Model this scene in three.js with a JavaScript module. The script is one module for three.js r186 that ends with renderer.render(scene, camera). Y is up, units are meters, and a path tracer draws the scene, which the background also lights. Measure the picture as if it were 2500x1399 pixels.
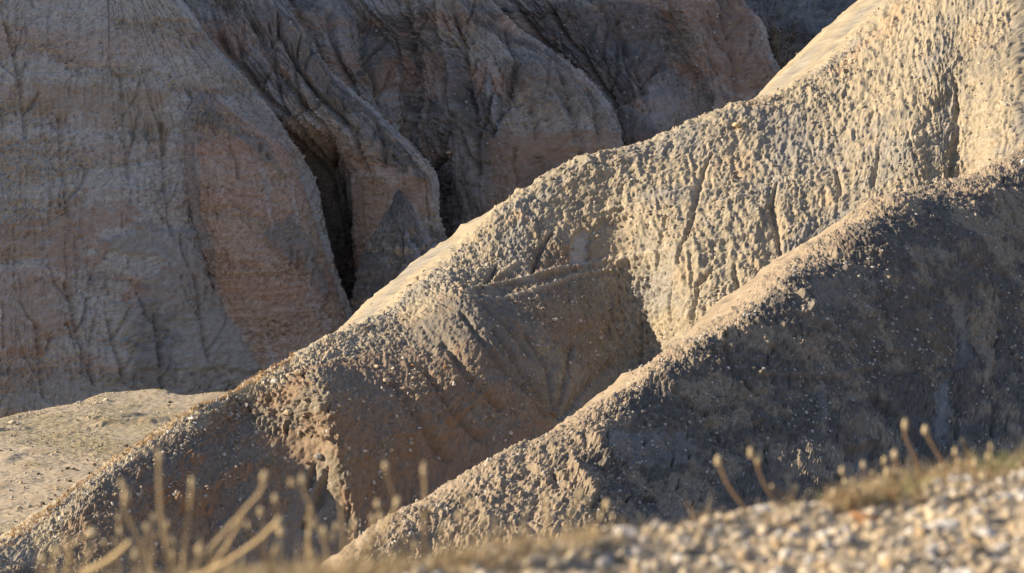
import * as THREE from 'three';

// ---------------------------------------------------------------- camera, sky, sun, exposure
const scene = new THREE.Scene();
const FOC = 6250, W0 = 2500, H0 = 1399, EYE = 20, PITCH = THREE.MathUtils.degToRad(-5);
const camera = new THREE.PerspectiveCamera(2 * THREE.MathUtils.radToDeg(Math.atan(H0 / 2 / FOC)), W0 / H0, 0.3, 2500);
camera.position.set(0, EYE, 0);
camera.rotation.set(PITCH, 0, 0);
camera.focus = 98;
camera.userData.fStop = 7.4;

const SUN = { az: 1, el: 21 };                       // azimuth behind the picture plane on the left, elevation (degrees)
const sa = THREE.MathUtils.degToRad(SUN.az), se = THREE.MathUtils.degToRad(SUN.el);
const toSun = new THREE.Vector3(-Math.cos(se) * Math.cos(sa), Math.sin(se), -Math.cos(se) * Math.sin(sa));
{
  const w = 256, h = 128, data = new Float32Array(w * h * 4);
  for (let j = 0; j < h; j++) for (let i = 0; i < w; i++) {
    const el = ((j + 0.5) / h - 0.5) * Math.PI, az = ((i + 0.5) / w - 0.5) * 2 * Math.PI;
    const d = new THREE.Vector3(Math.cos(el) * Math.cos(az), Math.sin(el), Math.cos(el) * Math.sin(az));
    const up = Math.max(0, d.y), g = Math.pow(1 - up, 3), s = Math.pow(Math.max(0, d.dot(toSun)), 6);
    const c = [0.235 + 0.36 * g + 0.40 * s, 0.335 + 0.33 * g + 0.31 * s, 0.56 + 0.22 * g + 0.18 * s];
    for (let k = 0; k < 3; k++) data[(j * w + i) * 4 + k] = c[k] * 0.41;
    data[(j * w + i) * 4 + 3] = 1;
  }
  const t = new THREE.DataTexture(data, w, h, THREE.RGBAFormat, THREE.FloatType);
  t.mapping = THREE.EquirectangularReflectionMapping; t.magFilter = THREE.LinearFilter; t.needsUpdate = true;
  scene.background = t; scene.environment = t;
}
const sun = new THREE.DirectionalLight(new THREE.Color(1.0, 0.81, 0.57), 4.5);
sun.position.copy(toSun).multiplyScalar(300).add(new THREE.Vector3(0, 0, -110));
sun.target.position.set(0, 0, -110);
sun.castShadow = true; sun.shadow.radius = 1;
sun.shadow.mapSize.set(4096, 4096);
Object.assign(sun.shadow.camera, { left: -140, right: 140, top: 120, bottom: -60, near: 10, far: 700 });
sun.shadow.bias = -0.002;
scene.add(sun, sun.target);

const renderer = new THREE.WebGLRenderer();
renderer.toneMapping = THREE.LinearToneMapping;
renderer.toneMappingExposure = 2.12;
renderer.shadowMap.enabled = true;

// ---------------------------------------------------------------- noise and small maths
const rng = (seed) => () => { seed |= 0; seed = seed + 0x6D2B79F5 | 0; let t = Math.imul(seed ^ seed >>> 15, 1 | seed); t = t + Math.imul(t ^ t >>> 7, 61 | t) ^ t; return ((t ^ t >>> 14) >>> 0) / 4294967296; };
const R0 = rng(7);
const PERM = new Uint8Array(512);
{ const p = [...Array(256).keys()]; for (let i = 255; i > 0; i--) { const j = Math.floor(R0() * (i + 1)); [p[i], p[j]] = [p[j], p[i]]; } for (let i = 0; i < 512; i++) PERM[i] = p[i & 255]; }
const lerp = (a, b, t) => a + (b - a) * t, clamp = (x, a = 0, b = 1) => x < a ? a : x > b ? b : x;
const sstep = (a, b, x) => { const t = clamp((x - a) / (b - a)); return t * t * (3 - 2 * t); };
const grad = (h, x, y, z) => { h &= 15; const u = h < 8 ? x : y, v = h < 4 ? y : h === 12 || h === 14 ? x : z; return ((h & 1) ? -u : u) + ((h & 2) ? -v : v); };
function noise(x, y, z = 0) {
  const fx = Math.floor(x), fy = Math.floor(y), fz = Math.floor(z), X = fx & 255, Y = fy & 255, Z = fz & 255;
  x -= fx; y -= fy; z -= fz;
  const u = x * x * x * (x * (x * 6 - 15) + 10), v = y * y * y * (y * (y * 6 - 15) + 10), w = z * z * z * (z * (z * 6 - 15) + 10);
  const A = PERM[X] + Y, AA = PERM[A] + Z, AB = PERM[A + 1] + Z, B = PERM[X + 1] + Y, BA = PERM[B] + Z, BB = PERM[B + 1] + Z;
  return lerp(lerp(lerp(grad(PERM[AA], x, y, z), grad(PERM[BA], x - 1, y, z), u), lerp(grad(PERM[AB], x, y - 1, z), grad(PERM[BB], x - 1, y - 1, z), u), v),
    lerp(lerp(grad(PERM[AA + 1], x, y, z - 1), grad(PERM[BA + 1], x - 1, y, z - 1), u), lerp(grad(PERM[AB + 1], x, y - 1, z - 1), grad(PERM[BB + 1], x - 1, y - 1, z - 1), u), v), w);
}
function fbm(x, y, z, n = 4, gain = 0.5) { let s = 0, a = 1, t = 0; for (let i = 0; i < n; i++) { s += a * noise(x, y, z); t += a; a *= gain; x = x * 2.03 + 7.1; y = y * 2.03 + 3.7; z = z * 2.03 + 1.9; } return s / t; }
function ridged(x, y, z, n = 3) { let s = 0, a = 1, t = 0; for (let i = 0; i < n; i++) { const v = 1 - Math.abs(noise(x, y, z)) * 1.6; s += a * v * v; t += a; a *= 0.5; x = x * 2.1 + 5.3; y = y * 2.1 + 9.1; z = z * 2.1 + 2.2; } return s / t; }
const WO = { f1: 0, f2: 0, id: 0 };
function worley(x, y, seed = 0) {                      // two nearest feature points on a plane
  const fx = Math.floor(x), fy = Math.floor(y); let a = 9, b = 9, id = 0;
  for (let j = -1; j <= 1; j++) for (let i = -1; i <= 1; i++) {
    const cx = fx + i, cy = fy + j, h = PERM[(PERM[(cx & 255)] + (cy & 255) + seed) & 511], h2 = PERM[(h + 61) & 511];
    const dx = cx + h / 255 - x, dy = cy + h2 / 255 - y, d = dx * dx + dy * dy;
    if (d < a) { b = a; a = d; id = h; } else if (d < b) b = d;
  }
  WO.f1 = Math.sqrt(a); WO.f2 = Math.sqrt(b); WO.id = id / 255; return WO;
}
function cells(x, y, z, seed = 0) {                    // the same in space
  const fx = Math.floor(x), fy = Math.floor(y), fz = Math.floor(z); let a = 9, b = 9, id = 0;
  for (let k = -1; k <= 1; k++) for (let j = -1; j <= 1; j++) for (let i = -1; i <= 1; i++) {
    const cx = fx + i, cy = fy + j, cz = fz + k, h = PERM[PERM[PERM[cx & 255] + (cy & 255)] + ((cz + seed) & 255)], h2 = PERM[h + 61], h3 = PERM[h2 + 17];
    const dx = cx + h / 255 - x, dy = cy + h2 / 255 - y, dz = cz + h3 / 255 - z, d = dx * dx + dy * dy + dz * dz;
    if (d < a) { b = a; a = d; id = h; } else if (d < b) b = d;
  }
  WO.f1 = Math.sqrt(a); WO.f2 = Math.sqrt(b); WO.id = PERM[(id + seed) & 511] / 255; return WO;
}
const cP = Math.cos(PITCH), sP = Math.sin(PITCH);
function at(px, py, d) {                               // a pixel of the photograph and a distance ahead give a point of the place
  const nx = (px - W0 / 2) / FOC, ny = (H0 / 2 - py) / FOC;
  const dy = sP + ny * cP, dz = -cP + ny * sP, k = d / -dz;
  return new THREE.Vector3(nx * k, EYE + dy * k, -d);
}
function proj(x, y, z) {
  const yy = y - EYE, f = -(z * cP) + yy * sP, u = yy * cP + z * sP;
  return [W0 / 2 + FOC * x / f, H0 / 2 - FOC * u / f];
}
function along(pts, y) {                               // x of a polyline at height y in the picture
  if (y <= pts[0][1]) { const [a, b] = pts; return a[0] + (b[0] - a[0]) * (y - a[1]) / (b[1] - a[1]); }
  for (let i = 1; i < pts.length; i++) if (y <= pts[i][1]) { const a = pts[i - 1], b = pts[i]; return a[0] + (b[0] - a[0]) * (y - a[1]) / (b[1] - a[1]); }
  return pts[pts.length - 1][0];
}
const used = {};
function numbered(name) { const n = used[name] = (used[name] ?? -1) + 1; return n ? `${name}_${String(n).padStart(3, '0')}` : name; }
function add(o, name, data) { o.name = numbered(name); Object.assign(o.userData, data); o.traverse((c) => { if (c.isMesh) { c.castShadow = true; c.receiveShadow = true; } }); scene.add(o); return o; }

// ---------------------------------------------------------------- a landform: a net of points, splined, cut into small faces and eroded
const soil = new THREE.MeshStandardMaterial({ vertexColors: true, roughness: 0.97, metalness: 0 });
const hills = [];
function landform(name, net, o) {
  const P = net.map((row) => row.map((p) => p.isVector3 ? p : at(...p))), R = P.length, C = P[0].length;
  const spread = (n, len, weight) => { const out = [], met = []; let m = 0; for (let k = 0; k < n - 1; k++) { const l = len(k), q = Math.max(2, Math.round(l / o.step * (weight?.[k] ?? 1))); for (let i = 0; i < q; i++) { out.push(k + i / q); met.push(m + l * i / q); } m += l; } out.push(n - 1); met.push(m); return [out, met]; };
  const mean = (n, f) => { let s = 0; for (let i = 0; i < n; i++) s += f(i); return s / n; };
  const [rs, vm] = spread(R, (k) => mean(C, (i) => P[k][i].distanceTo(P[k + 1][i])), o.rowW);
  const [cs, um] = spread(C, (k) => mean(R, (j) => P[j][k].distanceTo(P[j][k + 1])), o.colW);
  const nr = rs.length, nc = cs.length, N = nr * nc, B = new Float32Array(N * 3), nor = new Float32Array(N * 3), pos = new Float32Array(N * 3), col = new Float32Array(N * 3), uv = new Float32Array(N * 2), spx = new Float32Array(N * 2);
  const curves = []; for (let i = 0; i < C; i++) curves.push(new THREE.CatmullRomCurve3(P.map((r) => r[i]), false, 'centripetal'));
  const q = new THREE.Vector3();
  for (let j = 0; j < nr; j++) {
    const rc = new THREE.CatmullRomCurve3(curves.map((c) => c.getPoint(rs[j] / (R - 1))), false, 'centripetal');
    for (let i = 0; i < nc; i++) { rc.getPoint(cs[i] / (C - 1), q); const n = j * nc + i; B[n * 3] = q.x; B[n * 3 + 1] = q.y; B[n * 3 + 2] = q.z; const s = proj(q.x, q.y, q.z); spx[n * 2] = s[0]; spx[n * 2 + 1] = s[1]; uv[n * 2] = um[i]; uv[n * 2 + 1] = vm[j]; }
  }
  const vx = (n) => [B[n * 3], B[n * 3 + 1], B[n * 3 + 2]];
  for (let j = 0; j < nr; j++) for (let i = 0; i < nc; i++) {
    const a = vx(j * nc + Math.max(0, i - 2)), b = vx(j * nc + Math.min(nc - 1, i + 2)), c = vx(Math.max(0, j - 2) * nc + i), d = vx(Math.min(nr - 1, j + 2) * nc + i);
    const ux = b[0] - a[0], uy = b[1] - a[1], uz = b[2] - a[2], wx = d[0] - c[0], wy = d[1] - c[1], wz = d[2] - c[2];
    let x = wy * uz - wz * uy, y = wz * ux - wx * uz, z = wx * uy - wy * ux; const l = Math.hypot(x, y, z) || 1, n = (j * nc + i) * 3;
    nor[n] = x / l; nor[n + 1] = y / l; nor[n + 2] = z / l;
  }
  const find = (px, py, src = B) => {                  // the vertex seen at a pixel
    let best = -1, bd = 1e9;
    for (let n = 0; n < N; n++) { const dx = spx[n * 2] - px, dy = spx[n * 2 + 1] - py, d2 = dx * dx + dy * dy; if (d2 > 40000) continue; const s = (d2 < 36 ? 0 : d2) - src[n * 3 + 2] * 0.5; if (s < bd) { bd = s; best = n; } }
    return best;
  };
  // features: strokes and areas lying on the surface, found once as points of it
  const feats = (o.features ?? []).map((f) => {
    const pts = [], closed = f.k === 'area', src = closed ? [...f.pts, f.pts[0]] : f.pts;
    for (let k = 0; k < src.length; k++) {
      const a = src[k]; if (k === src.length - 1) { if (!closed) pts.push(find(...a)); break; }
      const b = src[k + 1], m = Math.max(1, Math.round(Math.hypot(b[0] - a[0], b[1] - a[1]) / 40));
      for (let t = 0; t < m; t++) pts.push(find(lerp(a[0], b[0], t / m), lerp(a[1], b[1], t / m)));
    }
    const ids = pts.filter((n, k) => n >= 0 && n !== pts[k - 1]); if (!ids.length) return null;
    const X = ids.map(vx), U = ids.map((n) => [uv[n * 2], uv[n * 2 + 1]]);
    const c = X.reduce((s, p) => [s[0] + p[0] / X.length, s[1] + p[1] / X.length, s[2] + p[2] / X.length], [0, 0, 0]);
    const rad = Math.max(...X.map((p) => Math.hypot(p[0] - c[0], p[1] - c[1], p[2] - c[2]))) + f.w * 2.5;
    if (closed) { X.push(X[0]); }
    return { ...f, X, U, c, rad, closed };
  }).filter(Boolean);
  const dist = (f, x, y, z) => {
    let m = 1e9, t0 = 0; const X = f.X;
    if (X.length === 1) return [Math.hypot(x - X[0][0], y - X[0][1], z - X[0][2]), 0];
    for (let k = 1; k < X.length; k++) {
      const a = X[k - 1], b = X[k], ex = b[0] - a[0], ey = b[1] - a[1], ez = b[2] - a[2], px = x - a[0], py = y - a[1], pz = z - a[2];
      const t = clamp((px * ex + py * ey + pz * ez) / (ex * ex + ey * ey + ez * ez + 1e-9)), dx = px - t * ex, dy = py - t * ey, dz = pz - t * ez, d = dx * dx + dy * dy + dz * dz;
      if (d < m) { m = d; t0 = (k - 1 + t) / (X.length - 1); }
    }
    return [Math.sqrt(m), t0];
  };
  const inside = (U, u, v) => { let r = false; for (let i = 0, j = U.length - 1; i < U.length; j = i++) { const a = U[i], b = U[j]; if ((a[1] > v) !== (b[1] > v) && u < (b[0] - a[0]) * (v - a[1]) / (b[1] - a[1]) + a[0]) r = !r; } return r; };
  const c = {};
  for (let n = 0; n < N; n++) {
    c.x = B[n * 3]; c.y = B[n * 3 + 1]; c.z = B[n * 3 + 2]; c.u = uv[n * 2]; c.v = uv[n * 2 + 1];
    c.ny = nor[n * 3 + 1]; c.off = 0; c.rough = 1; c.paint = null; c.row = rs[Math.floor(n / nc)]; c.colm = cs[n % nc];
    const S = o.grain ?? 1;
    for (const f of feats) {
      if (Math.abs(c.x - f.c[0]) > f.rad || Math.abs(c.y - f.c[1]) > f.rad || Math.abs(c.z - f.c[2]) > f.rad) continue;
      let [d, t] = dist(f, c.x, c.y, c.z), w;
      const wob = fbm(c.u / (f.w * 1.2) + 3, c.v / (f.w * 1.2), f.w * 9, 3);
      if (f.closed) { const sd = (inside(f.U, c.u, c.v) ? d : -d) + wob * f.w * (f.wob ?? 1.6); w = sstep(-f.w * (f.soft ?? 0.25), f.w * (f.soft ?? 0.25), sd); if (f.grow) w *= clamp(d / f.grow, 0, 1); }
      else { const ww = f.w * (f.taper === 0 ? 1 : 0.35 + 0.65 * Math.sin(Math.PI * clamp(t, 0.06, 0.94))); d *= 1 + 0.9 * wob; w = f.k === 'stroke' ? sstep(ww * 1.15, ww * 0.7, d) : Math.exp(-(d * d) / (ww * ww)); }
      if (w < 0.004) continue;
      if (f.h) c.off += f.h * w;
      if (f.rough !== undefined) c.rough = lerp(c.rough, f.rough, w);
      if (f.col) (c.paint ??= []).push([f, w]);
    }
    const d = o.shape(c) + c.off;
    pos[n * 3] = c.x + nor[n * 3] * d; pos[n * 3 + 1] = c.y + nor[n * 3 + 1] * d; pos[n * 3 + 2] = c.z + nor[n * 3 + 2] * d;
    if (c.paint) for (const [f, w] of c.paint) {
      const g = fbm(c.u * 3.1 / S, c.v * 3.1 / S, 5.5, 3), k = clamp(w * (f.a ?? 0.8) * (0.85 + 1.0 * g));
      c.r = lerp(c.r, f.col[0], k); c.g = lerp(c.g, f.col[1], k); c.b = lerp(c.b, f.col[2], k);
    }
    col[n * 3] = Math.max(0.012, c.r); col[n * 3 + 1] = Math.max(0.012, c.g); col[n * 3 + 2] = Math.max(0.012, c.b);
  }
  const idx = new Uint32Array((nr - 1) * (nc - 1) * 6); let m = 0;
  for (let j = 0; j < nr - 1; j++) for (let i = 0; i < nc - 1; i++) { const a = j * nc + i, b = a + 1, e = a + nc, f = e + 1; idx[m++] = a; idx[m++] = e; idx[m++] = b; idx[m++] = b; idx[m++] = e; idx[m++] = f; }
  const g = new THREE.BufferGeometry();
  g.setAttribute('position', new THREE.BufferAttribute(pos, 3)); g.setAttribute('color', new THREE.BufferAttribute(col, 3)); g.setAttribute('uv', new THREE.BufferAttribute(uv, 2));
  g.setIndex(new THREE.BufferAttribute(idx, 1)); g.computeVertexNormals();
  const mesh = add(new THREE.Mesh(g, soil), name, { kind: 'structure', label: o.label, category: o.category });
  const h = { mesh, pos, nor, spx, uv, N, nr, nc, find, tris: idx.length / 3, rs, cs };
  h.on = (px, py) => { const n = find(px, py, pos); return { p: new THREE.Vector3(pos[n * 3], pos[n * 3 + 1], pos[n * 3 + 2]), n: new THREE.Vector3(nor[n * 3], nor[n * 3 + 1], nor[n * 3 + 2]) }; };
  hills.push(h); console.log(mesh.name, nr, nc, idx.length / 3);
  return h;
}
const mix3 = (c, a, k) => { c.r = lerp(c.r, a[0], k); c.g = lerp(c.g, a[1], k); c.b = lerp(c.b, a[2], k); };
const set3 = (c, a) => { c.r = a[0]; c.g = a[1]; c.b = a[2]; };
const mul3 = (c, k) => { c.r *= k; c.g *= k; c.b *= k; };

// colours of the ground (linear, as the material is)
const TAN = [0.305, 0.268, 0.20], SAND = [0.35, 0.295, 0.21], RUST = [0.30, 0.165, 0.085], GREY = [0.23, 0.222, 0.205], CLAY = [0.385, 0.25, 0.18], CRUST = [0.10, 0.098, 0.096], PALE = [0.46, 0.43, 0.38], DUSK = [0.17, 0.15, 0.125], WHITE = [0.62, 0.58, 0.52], ASH = [0.20, 0.19, 0.175];

// ---------------------------------------------------------------- back cliffs
function cliffShape(c, o = {}) {
  const k = o.seed ?? 0;
  const warp = fbm(c.x * 0.09 + k, c.y * 0.09, c.z * 0.09, 3);
  const lobes = Math.abs(fbm(c.u * 0.19 + warp * 0.5 + k, c.v * 0.05 + 2, k + 3, 2)) * 2.2 + Math.abs(noise(c.u * 0.62 + warp * 0.9, c.v * 0.09 + k, k + 6)) * 0.5;
  const big = fbm(c.x * 0.22 + k, c.y * 0.16, c.z * 0.22, 4) * 0.5 + (lobes - 0.55) * (o.lobe ?? 0.8);
  const wav = fbm(c.u * 0.5, c.v * 0.4, k + 5, 3);
  const rill = ridged(c.u * 0.9 + wav * 0.5 + k, c.v * 0.03 + warp * 0.4, k, 2);
  const fine = ridged(c.u * 2.6 + wav * 0.8 + k, c.v * 0.07, k + 4, 2);
  const bed = fbm(c.x * 0.16, c.y * 2.6 + warp * 1.2, c.z * 0.16 + k, 4, 0.6);
  const band = sstep(-0.02, 0.22, fbm(c.u * 0.09, c.y * 0.42 + warp * 1.4, k + 9, 4) + 0.12 * wav);
  const pit = worley(c.u * 2.0 + wav * 2.6, c.v * 2.3 + wav * 3.1, 11), pits = sstep(0.30 * pit.id, 0.06, pit.f1) * (pit.id > 0.62 ? 1 : 0) * (0.1 + band) * sstep(-0.1, 0.25, noise(c.u * 0.35, c.v * 0.5, k + 20));
  const knob = worley(c.u * 2.6 + wav, c.v * 2.9 + wav * 1.5, 3), lump = sstep(0.42, 0.08, knob.f1) * (knob.id > 0.35 ? knob.id : 0) * band;
  const drip = ridged(c.u * 3.6 + wav, c.v * 0.5, k + 12, 2) * band;
  const grit = fbm(c.x * 2.6, c.y * 2.6, c.z * 2.6, 4, 0.65), fin = noise(c.x * 11, c.y * 11, c.z * 11);
  c.rill = rill; c.bed = bed; c.band = band; c.warp = warp; c.big = big; c.grit = grit; c.fin = fin; c.lump = lump; c.wav = wav;
  const rr = c.rough * (o.rill ?? 1), on = 0.35 + 0.65 * sstep(-0.15, 0.2, noise(c.u * 0.22 + k, c.v * 0.06, 3));
  return big * (o.big ?? 0.9) - sstep(0.84, 0.99, rill) * 0.42 * rr * on - sstep(0.6, 1, fine) * 0.24 * rr + bed * (o.bed ?? 0.10) - pits * 0.38 * c.rough + lump * 0.24 * c.rough - drip * 0.24 * c.rough + grit * (0.19 + 0.18 * band) + fin * 0.06;
}
function cliffColour(c, o = {}) {
  const k = o.seed ?? 0, streak = fbm(c.u * 1.1 + c.wav, c.v * 0.09, k + 2, 4), patch = fbm(c.u * 0.16 + 4, c.v * 0.16, k, 5, 0.6), strat = fbm(c.x * 0.03, c.y * 0.5 + c.warp * 1.3, c.z * 0.03 + 7, 3);
  set3(c, o.base ?? [0.33, 0.305, 0.275]);
  mix3(c, CLAY, clamp(0.45 * Math.max(0, (o.red ?? 0) - 0.6) + sstep(-0.02, 0.22, strat + 0.3 * c.bed + 0.25 * streak) * 0.8 * (o.red ?? 0.6)));
  mix3(c, [0.37, 0.285, 0.19], 0.75 * c.band * sstep(-0.1, 0.25, c.grit + c.bed));
  mix3(c, CRUST, sstep(0.10, 0.26, patch * 0.8 + streak * 0.55 + c.grit * 0.3 + (o.dark ?? 0)) * 0.8);
  mix3(c, o.pale ?? [0.40, 0.395, 0.385], sstep(0.10, 0.35, streak - patch * 0.6 + 0.2 * c.grit) * 0.55);
  mul3(c, Math.max(0.4, 1 + 0.6 * c.grit + 0.55 * c.fin));
  const sp = worley(c.u * 2.1, c.v * 2.1, 77); if (sp.id > 0.72 && sp.f1 < 0.11) mix3(c, PALE, 0.6);
}
const gully = (main, n, seed, w = 0.2, h = -0.75) => {  // a runnel with side runnels joining it from above
  const r = rng(seed * 77 + 5), out = [{ k: 'line', pts: main, w: w * 1.25, h, taper: 0 }];
  for (let i = 0; i < n; i++) {
    const t = (i + r() * 0.8) / n * (main.length - 1), a = Math.min(main.length - 2, Math.floor(t)), f = t - a, x = lerp(main[a][0], main[a + 1][0], f), y = lerp(main[a][1], main[a + 1][1], f);
    const ang = (i % 2 ? 1 : -1) * (0.22 + 0.55 * r()), L = 45 + 110 * r(), b = ang * (0.3 + 0.4 * r());
    out.push({ k: 'line', pts: [[x, y], [x + Math.sin(ang) * L * 0.5, y - Math.cos(ang) * L * 0.5], [x + Math.sin(ang) * L * 0.5 + Math.sin(b) * L * 0.5, y - Math.cos(ang) * L * 0.5 - Math.cos(b) * L * 0.5]], w: w * (0.55 + 0.4 * r()), h: h * (0.45 + 0.4 * r()), taper: 1 });
  }
  return out;
};
const S1 = [[330, -140], [461, 22], [510, 80], [554, 142], [590, 190], [629, 248], [682, 292], [718, 337], [762, 425], [784, 478], [793, 532], [802, 616], [817, 680], [861, 740], [873, 784], [885, 860], [900, 1000], [910, 1300]];
{ // left wall with its long back: also the mass that keeps the sun off the cliffs
  const ys = [-800, -200, 0, 150, 300, 430, 560, 700, 800, 900, 1020, 1230];
  const base = (px) => 172 + px * 0.0185;
  const net = ys.map((y) => {
    const s = Math.max(along(S1, y), 120), l = (700 - y) * 0.012, a = Math.min(250, s - 60);
    const f = (px, e = 0) => [px, y, base(px) + l + e];
    return [[-800, y, 262 + l], [-790, y, 200 + l], [-740, y, 161 + l], f(-330), f(-110), f(90), f(a), f(lerp(a, s, 0.4)), f(lerp(a, s, 0.72)), f(s - 7, 0.1), [s, y, base(s) + l + 0.8], [s - 40, y, base(s) + l + 20]];
  });
  const top = net[0].map((p) => at(...p).add(new THREE.Vector3(0, 16, -20))), back = top.map((p) => p.clone().add(new THREE.Vector3(0, 8, -95)));
  landform('cliff', [back, top, ...net], {
    step: 0.092, label: 'tall grey-brown cliff wall with vertical rills, filling the left of the view', category: 'cliff', rowW: [0.05, 0.1, 0.12, 0.9, 1, 1, 1, 1, 1, 1, 1, 1, 0.3], colW: [0.06, 0.1, 0.12, 0.3, 1, 1, 1, 1, 1, 1, 0.3],
    features: [
      ...gully([[165, 690], [205, 850], [235, 930]], 5, 1, 0.13, -0.55), ...gully([[275, 780], [290, 850], [312, 930]], 4, 2, 0.12, -0.5), ...gully([[478, 680], [485, 770], [505, 870]], 4, 3, 0.12, -0.5), ...gully([[98, 790], [104, 870], [112, 960]], 3, 4, 0.12, -0.45), ...gully([[20, 60], [52, 190], [66, 330]], 4, 5, 0.12, -0.45), ...gully([[300, 180], [306, 300], [318, 430]], 4, 6, 0.11, -0.4), ...gully([[402, 300], [408, 420], [425, 570]], 5, 7, 0.11, -0.4), ...gully([[150, 280], [158, 400], [170, 520]], 4, 8, 0.11, -0.4), ...gully([[560, 640], [600, 760], [640, 850]], 5, 9, 0.12, -0.45), ...gully([[380, 760], [392, 880], [400, 960]], 4, 10, 0.12, -0.5),
      { k: 'area', pts: [[20, 870], [110, 830], [170, 780], [165, 800], [100, 860], [30, 885]], w: 0.7, col: [0.33, 0.20, 0.13], a: 0.7, wob: 2.6 },
      { k: 'area', pts: [[290, 735], [340, 690], [410, 660], [400, 700], [360, 742]], w: 0.7, col: [0.33, 0.21, 0.14], a: 0.7, wob: 2.6 },
      { k: 'area', pts: [[255, 600], [335, 550], [480, 560], [520, 690], [640, 800], [640, 900], [330, 900], [300, 740], [420, 650]], w: 1, h: 0.25, col: [0.26, 0.24, 0.215], a: 0.7, rough: 0.45 },
      { k: 'area', pts: [[330, 740], [410, 750], [430, 900], [420, 970], [330, 960], [325, 850]], w: 1, h: 0.15, col: [0.17, 0.165, 0.16], a: 0.6, rough: 0.8, wob: 2.4 },
      { k: 'area', pts: [[0, 220], [260, 190], [420, 220], [440, 330], [270, 310], [180, 270], [0, 290]], w: 1, col: [0.33, 0.25, 0.165], a: 0.6, wob: 2.4 },
      { k: 'area', pts: [[0, 540], [250, 480], [340, 510], [330, 560], [250, 570], [230, 640], [0, 640]], w: 1, col: [0.33, 0.22, 0.15], a: 0.65, wob: 2.6 },
      { k: 'area', pts: [[0, 700], [180, 660], [170, 800], [0, 860]], w: 1, col: [0.31, 0.215, 0.15], a: 0.5, wob: 2.4 },
      { k: 'area', pts: [[0, 900], [450, 910], [700, 880], [640, 1010], [0, 1060]], w: 0.8, col: [0.22, 0.195, 0.16], a: 0.5, wob: 2.4 },
      { k: 'line', pts: [[480, 260], [470, 330], [474, 430], [490, 540], [510, 620], [525, 690]], w: 0.3, h: -0.35, taper: 0 },
      { k: 'area', pts: [[510, 60], [600, 180], [700, 330], [650, 330], [560, 230], [470, 110]], w: 0.9, col: [0.20, 0.195, 0.19], a: 0.5, wob: 2.6 },
    ],
    shape(c) { const d = cliffShape(c, { seed: 0, big: 0.6, lobe: 0.55 }); cliffColour(c, { red: 0.5, dark: -0.2, base: [0.395, 0.38, 0.35] }); return d; },
  });
}
{ // reddish nose standing out of the wall's right end
  const T = { 240: [500, 510, 520, 532, 540], 300: [472, 500, 560, 610, 622], 370: [466, 500, 600, 690, 704], 450: [470, 510, 620, 725, 738], 560: [486, 530, 640, 760, 772], 680: [500, 560, 680, 800, 814], 780: [520, 610, 720, 845, 862], 900: [560, 660, 760, 870, 890] };
  const bulge = { 240: -1.2, 300: 0.2, 370: 1.4, 450: 2.2, 560: 2.7, 680: 2.9, 780: 2.6, 900: 2.3 };
  const net = Object.entries(T).map(([y, xs]) => { y = +y; const l = (700 - y) * 0.006, b = bulge[y], d = (x) => 172 + x * 0.0185 + (700 - y) * 0.0105 * 0.7 + 0.2; return [[xs[0] - 60, y, d(xs[0]) + 3], [xs[0], y, d(xs[0]) + 0.15], [xs[1], y, d(xs[1]) - b * 0.75], [xs[2], y, d(xs[2]) - b], [xs[3], y, d(xs[3]) - b * 0.7 + 0.4], [xs[4], y, d(xs[4]) + 1.4], [xs[4] - 16, y, d(xs[4]) + 8]]; });
  net.unshift(net[0].map((p) => [p[0] + 4, p[1] - 26, p[2] + 4]));
  landform('cliff', net, {
    step: 0.092, label: 'rounded reddish cliff nose with layered rock, right of the grey wall', category: 'cliff', rowW: [0.5], colW: [1, 1, 1, 1, 1, 0.3],
    features: [
      { k: 'line', pts: [[566, 345], [585, 385], [590, 430]], w: 0.16, h: -0.4 },
      { k: 'area', pts: [[480, 300], [520, 250], [560, 300], [650, 340], [700, 430], [640, 380], [560, 320], [530, 300]], w: 0.4, col: [0.20, 0.185, 0.16], a: 0.8, h: 0.15 },
      { k: 'area', pts: [[640, 570], [710, 520], [760, 580], [810, 700], [790, 740], [740, 640], [690, 620]], w: 0.5, col: [0.18, 0.165, 0.145], a: 0.75, h: 0.22, wob: 1.8 },
      ...[[[715, 600], [712, 640]], [[730, 610], [732, 660]], [[750, 620], [752, 670]], [[770, 660], [765, 700]], [[640, 345], [642, 365]], [[655, 370], [662, 385]]].map((pts) => ({ k: 'line', pts, w: 0.18, h: -0.4 })),
    ],
    shape(c) { const d = cliffShape(c, { seed: 21, rill: 0.35, big: 0.5, bed: 0.2 }); cliffColour(c, { red: 1.0, dark: -0.2, seed: 3, base: [0.39, 0.295, 0.23] }); { const g = sstep(2.1, 0.7, c.colm + c.wav * 2.5 + c.grit * 1.2) * 0.75; c.r = lerp(c.r, c.g * 1.06, g); c.b = lerp(c.b, c.g * 0.95, g); } return d; },
  });
}
const rowsOf = (t) => Object.keys(t).map(Number).sort((a, b) => a - b).map((y) => { const r = t[y].map(([x, d]) => [x, y, d]), n = r.length; if (n > 5) { const s = r[n - 2]; r[n - 3] = [s[0] - 9, y, r[n - 3][2] + 0.1]; r[n - 2] = [s[0], y, r[n - 3][2] + 0.7]; } return r; });
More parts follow.
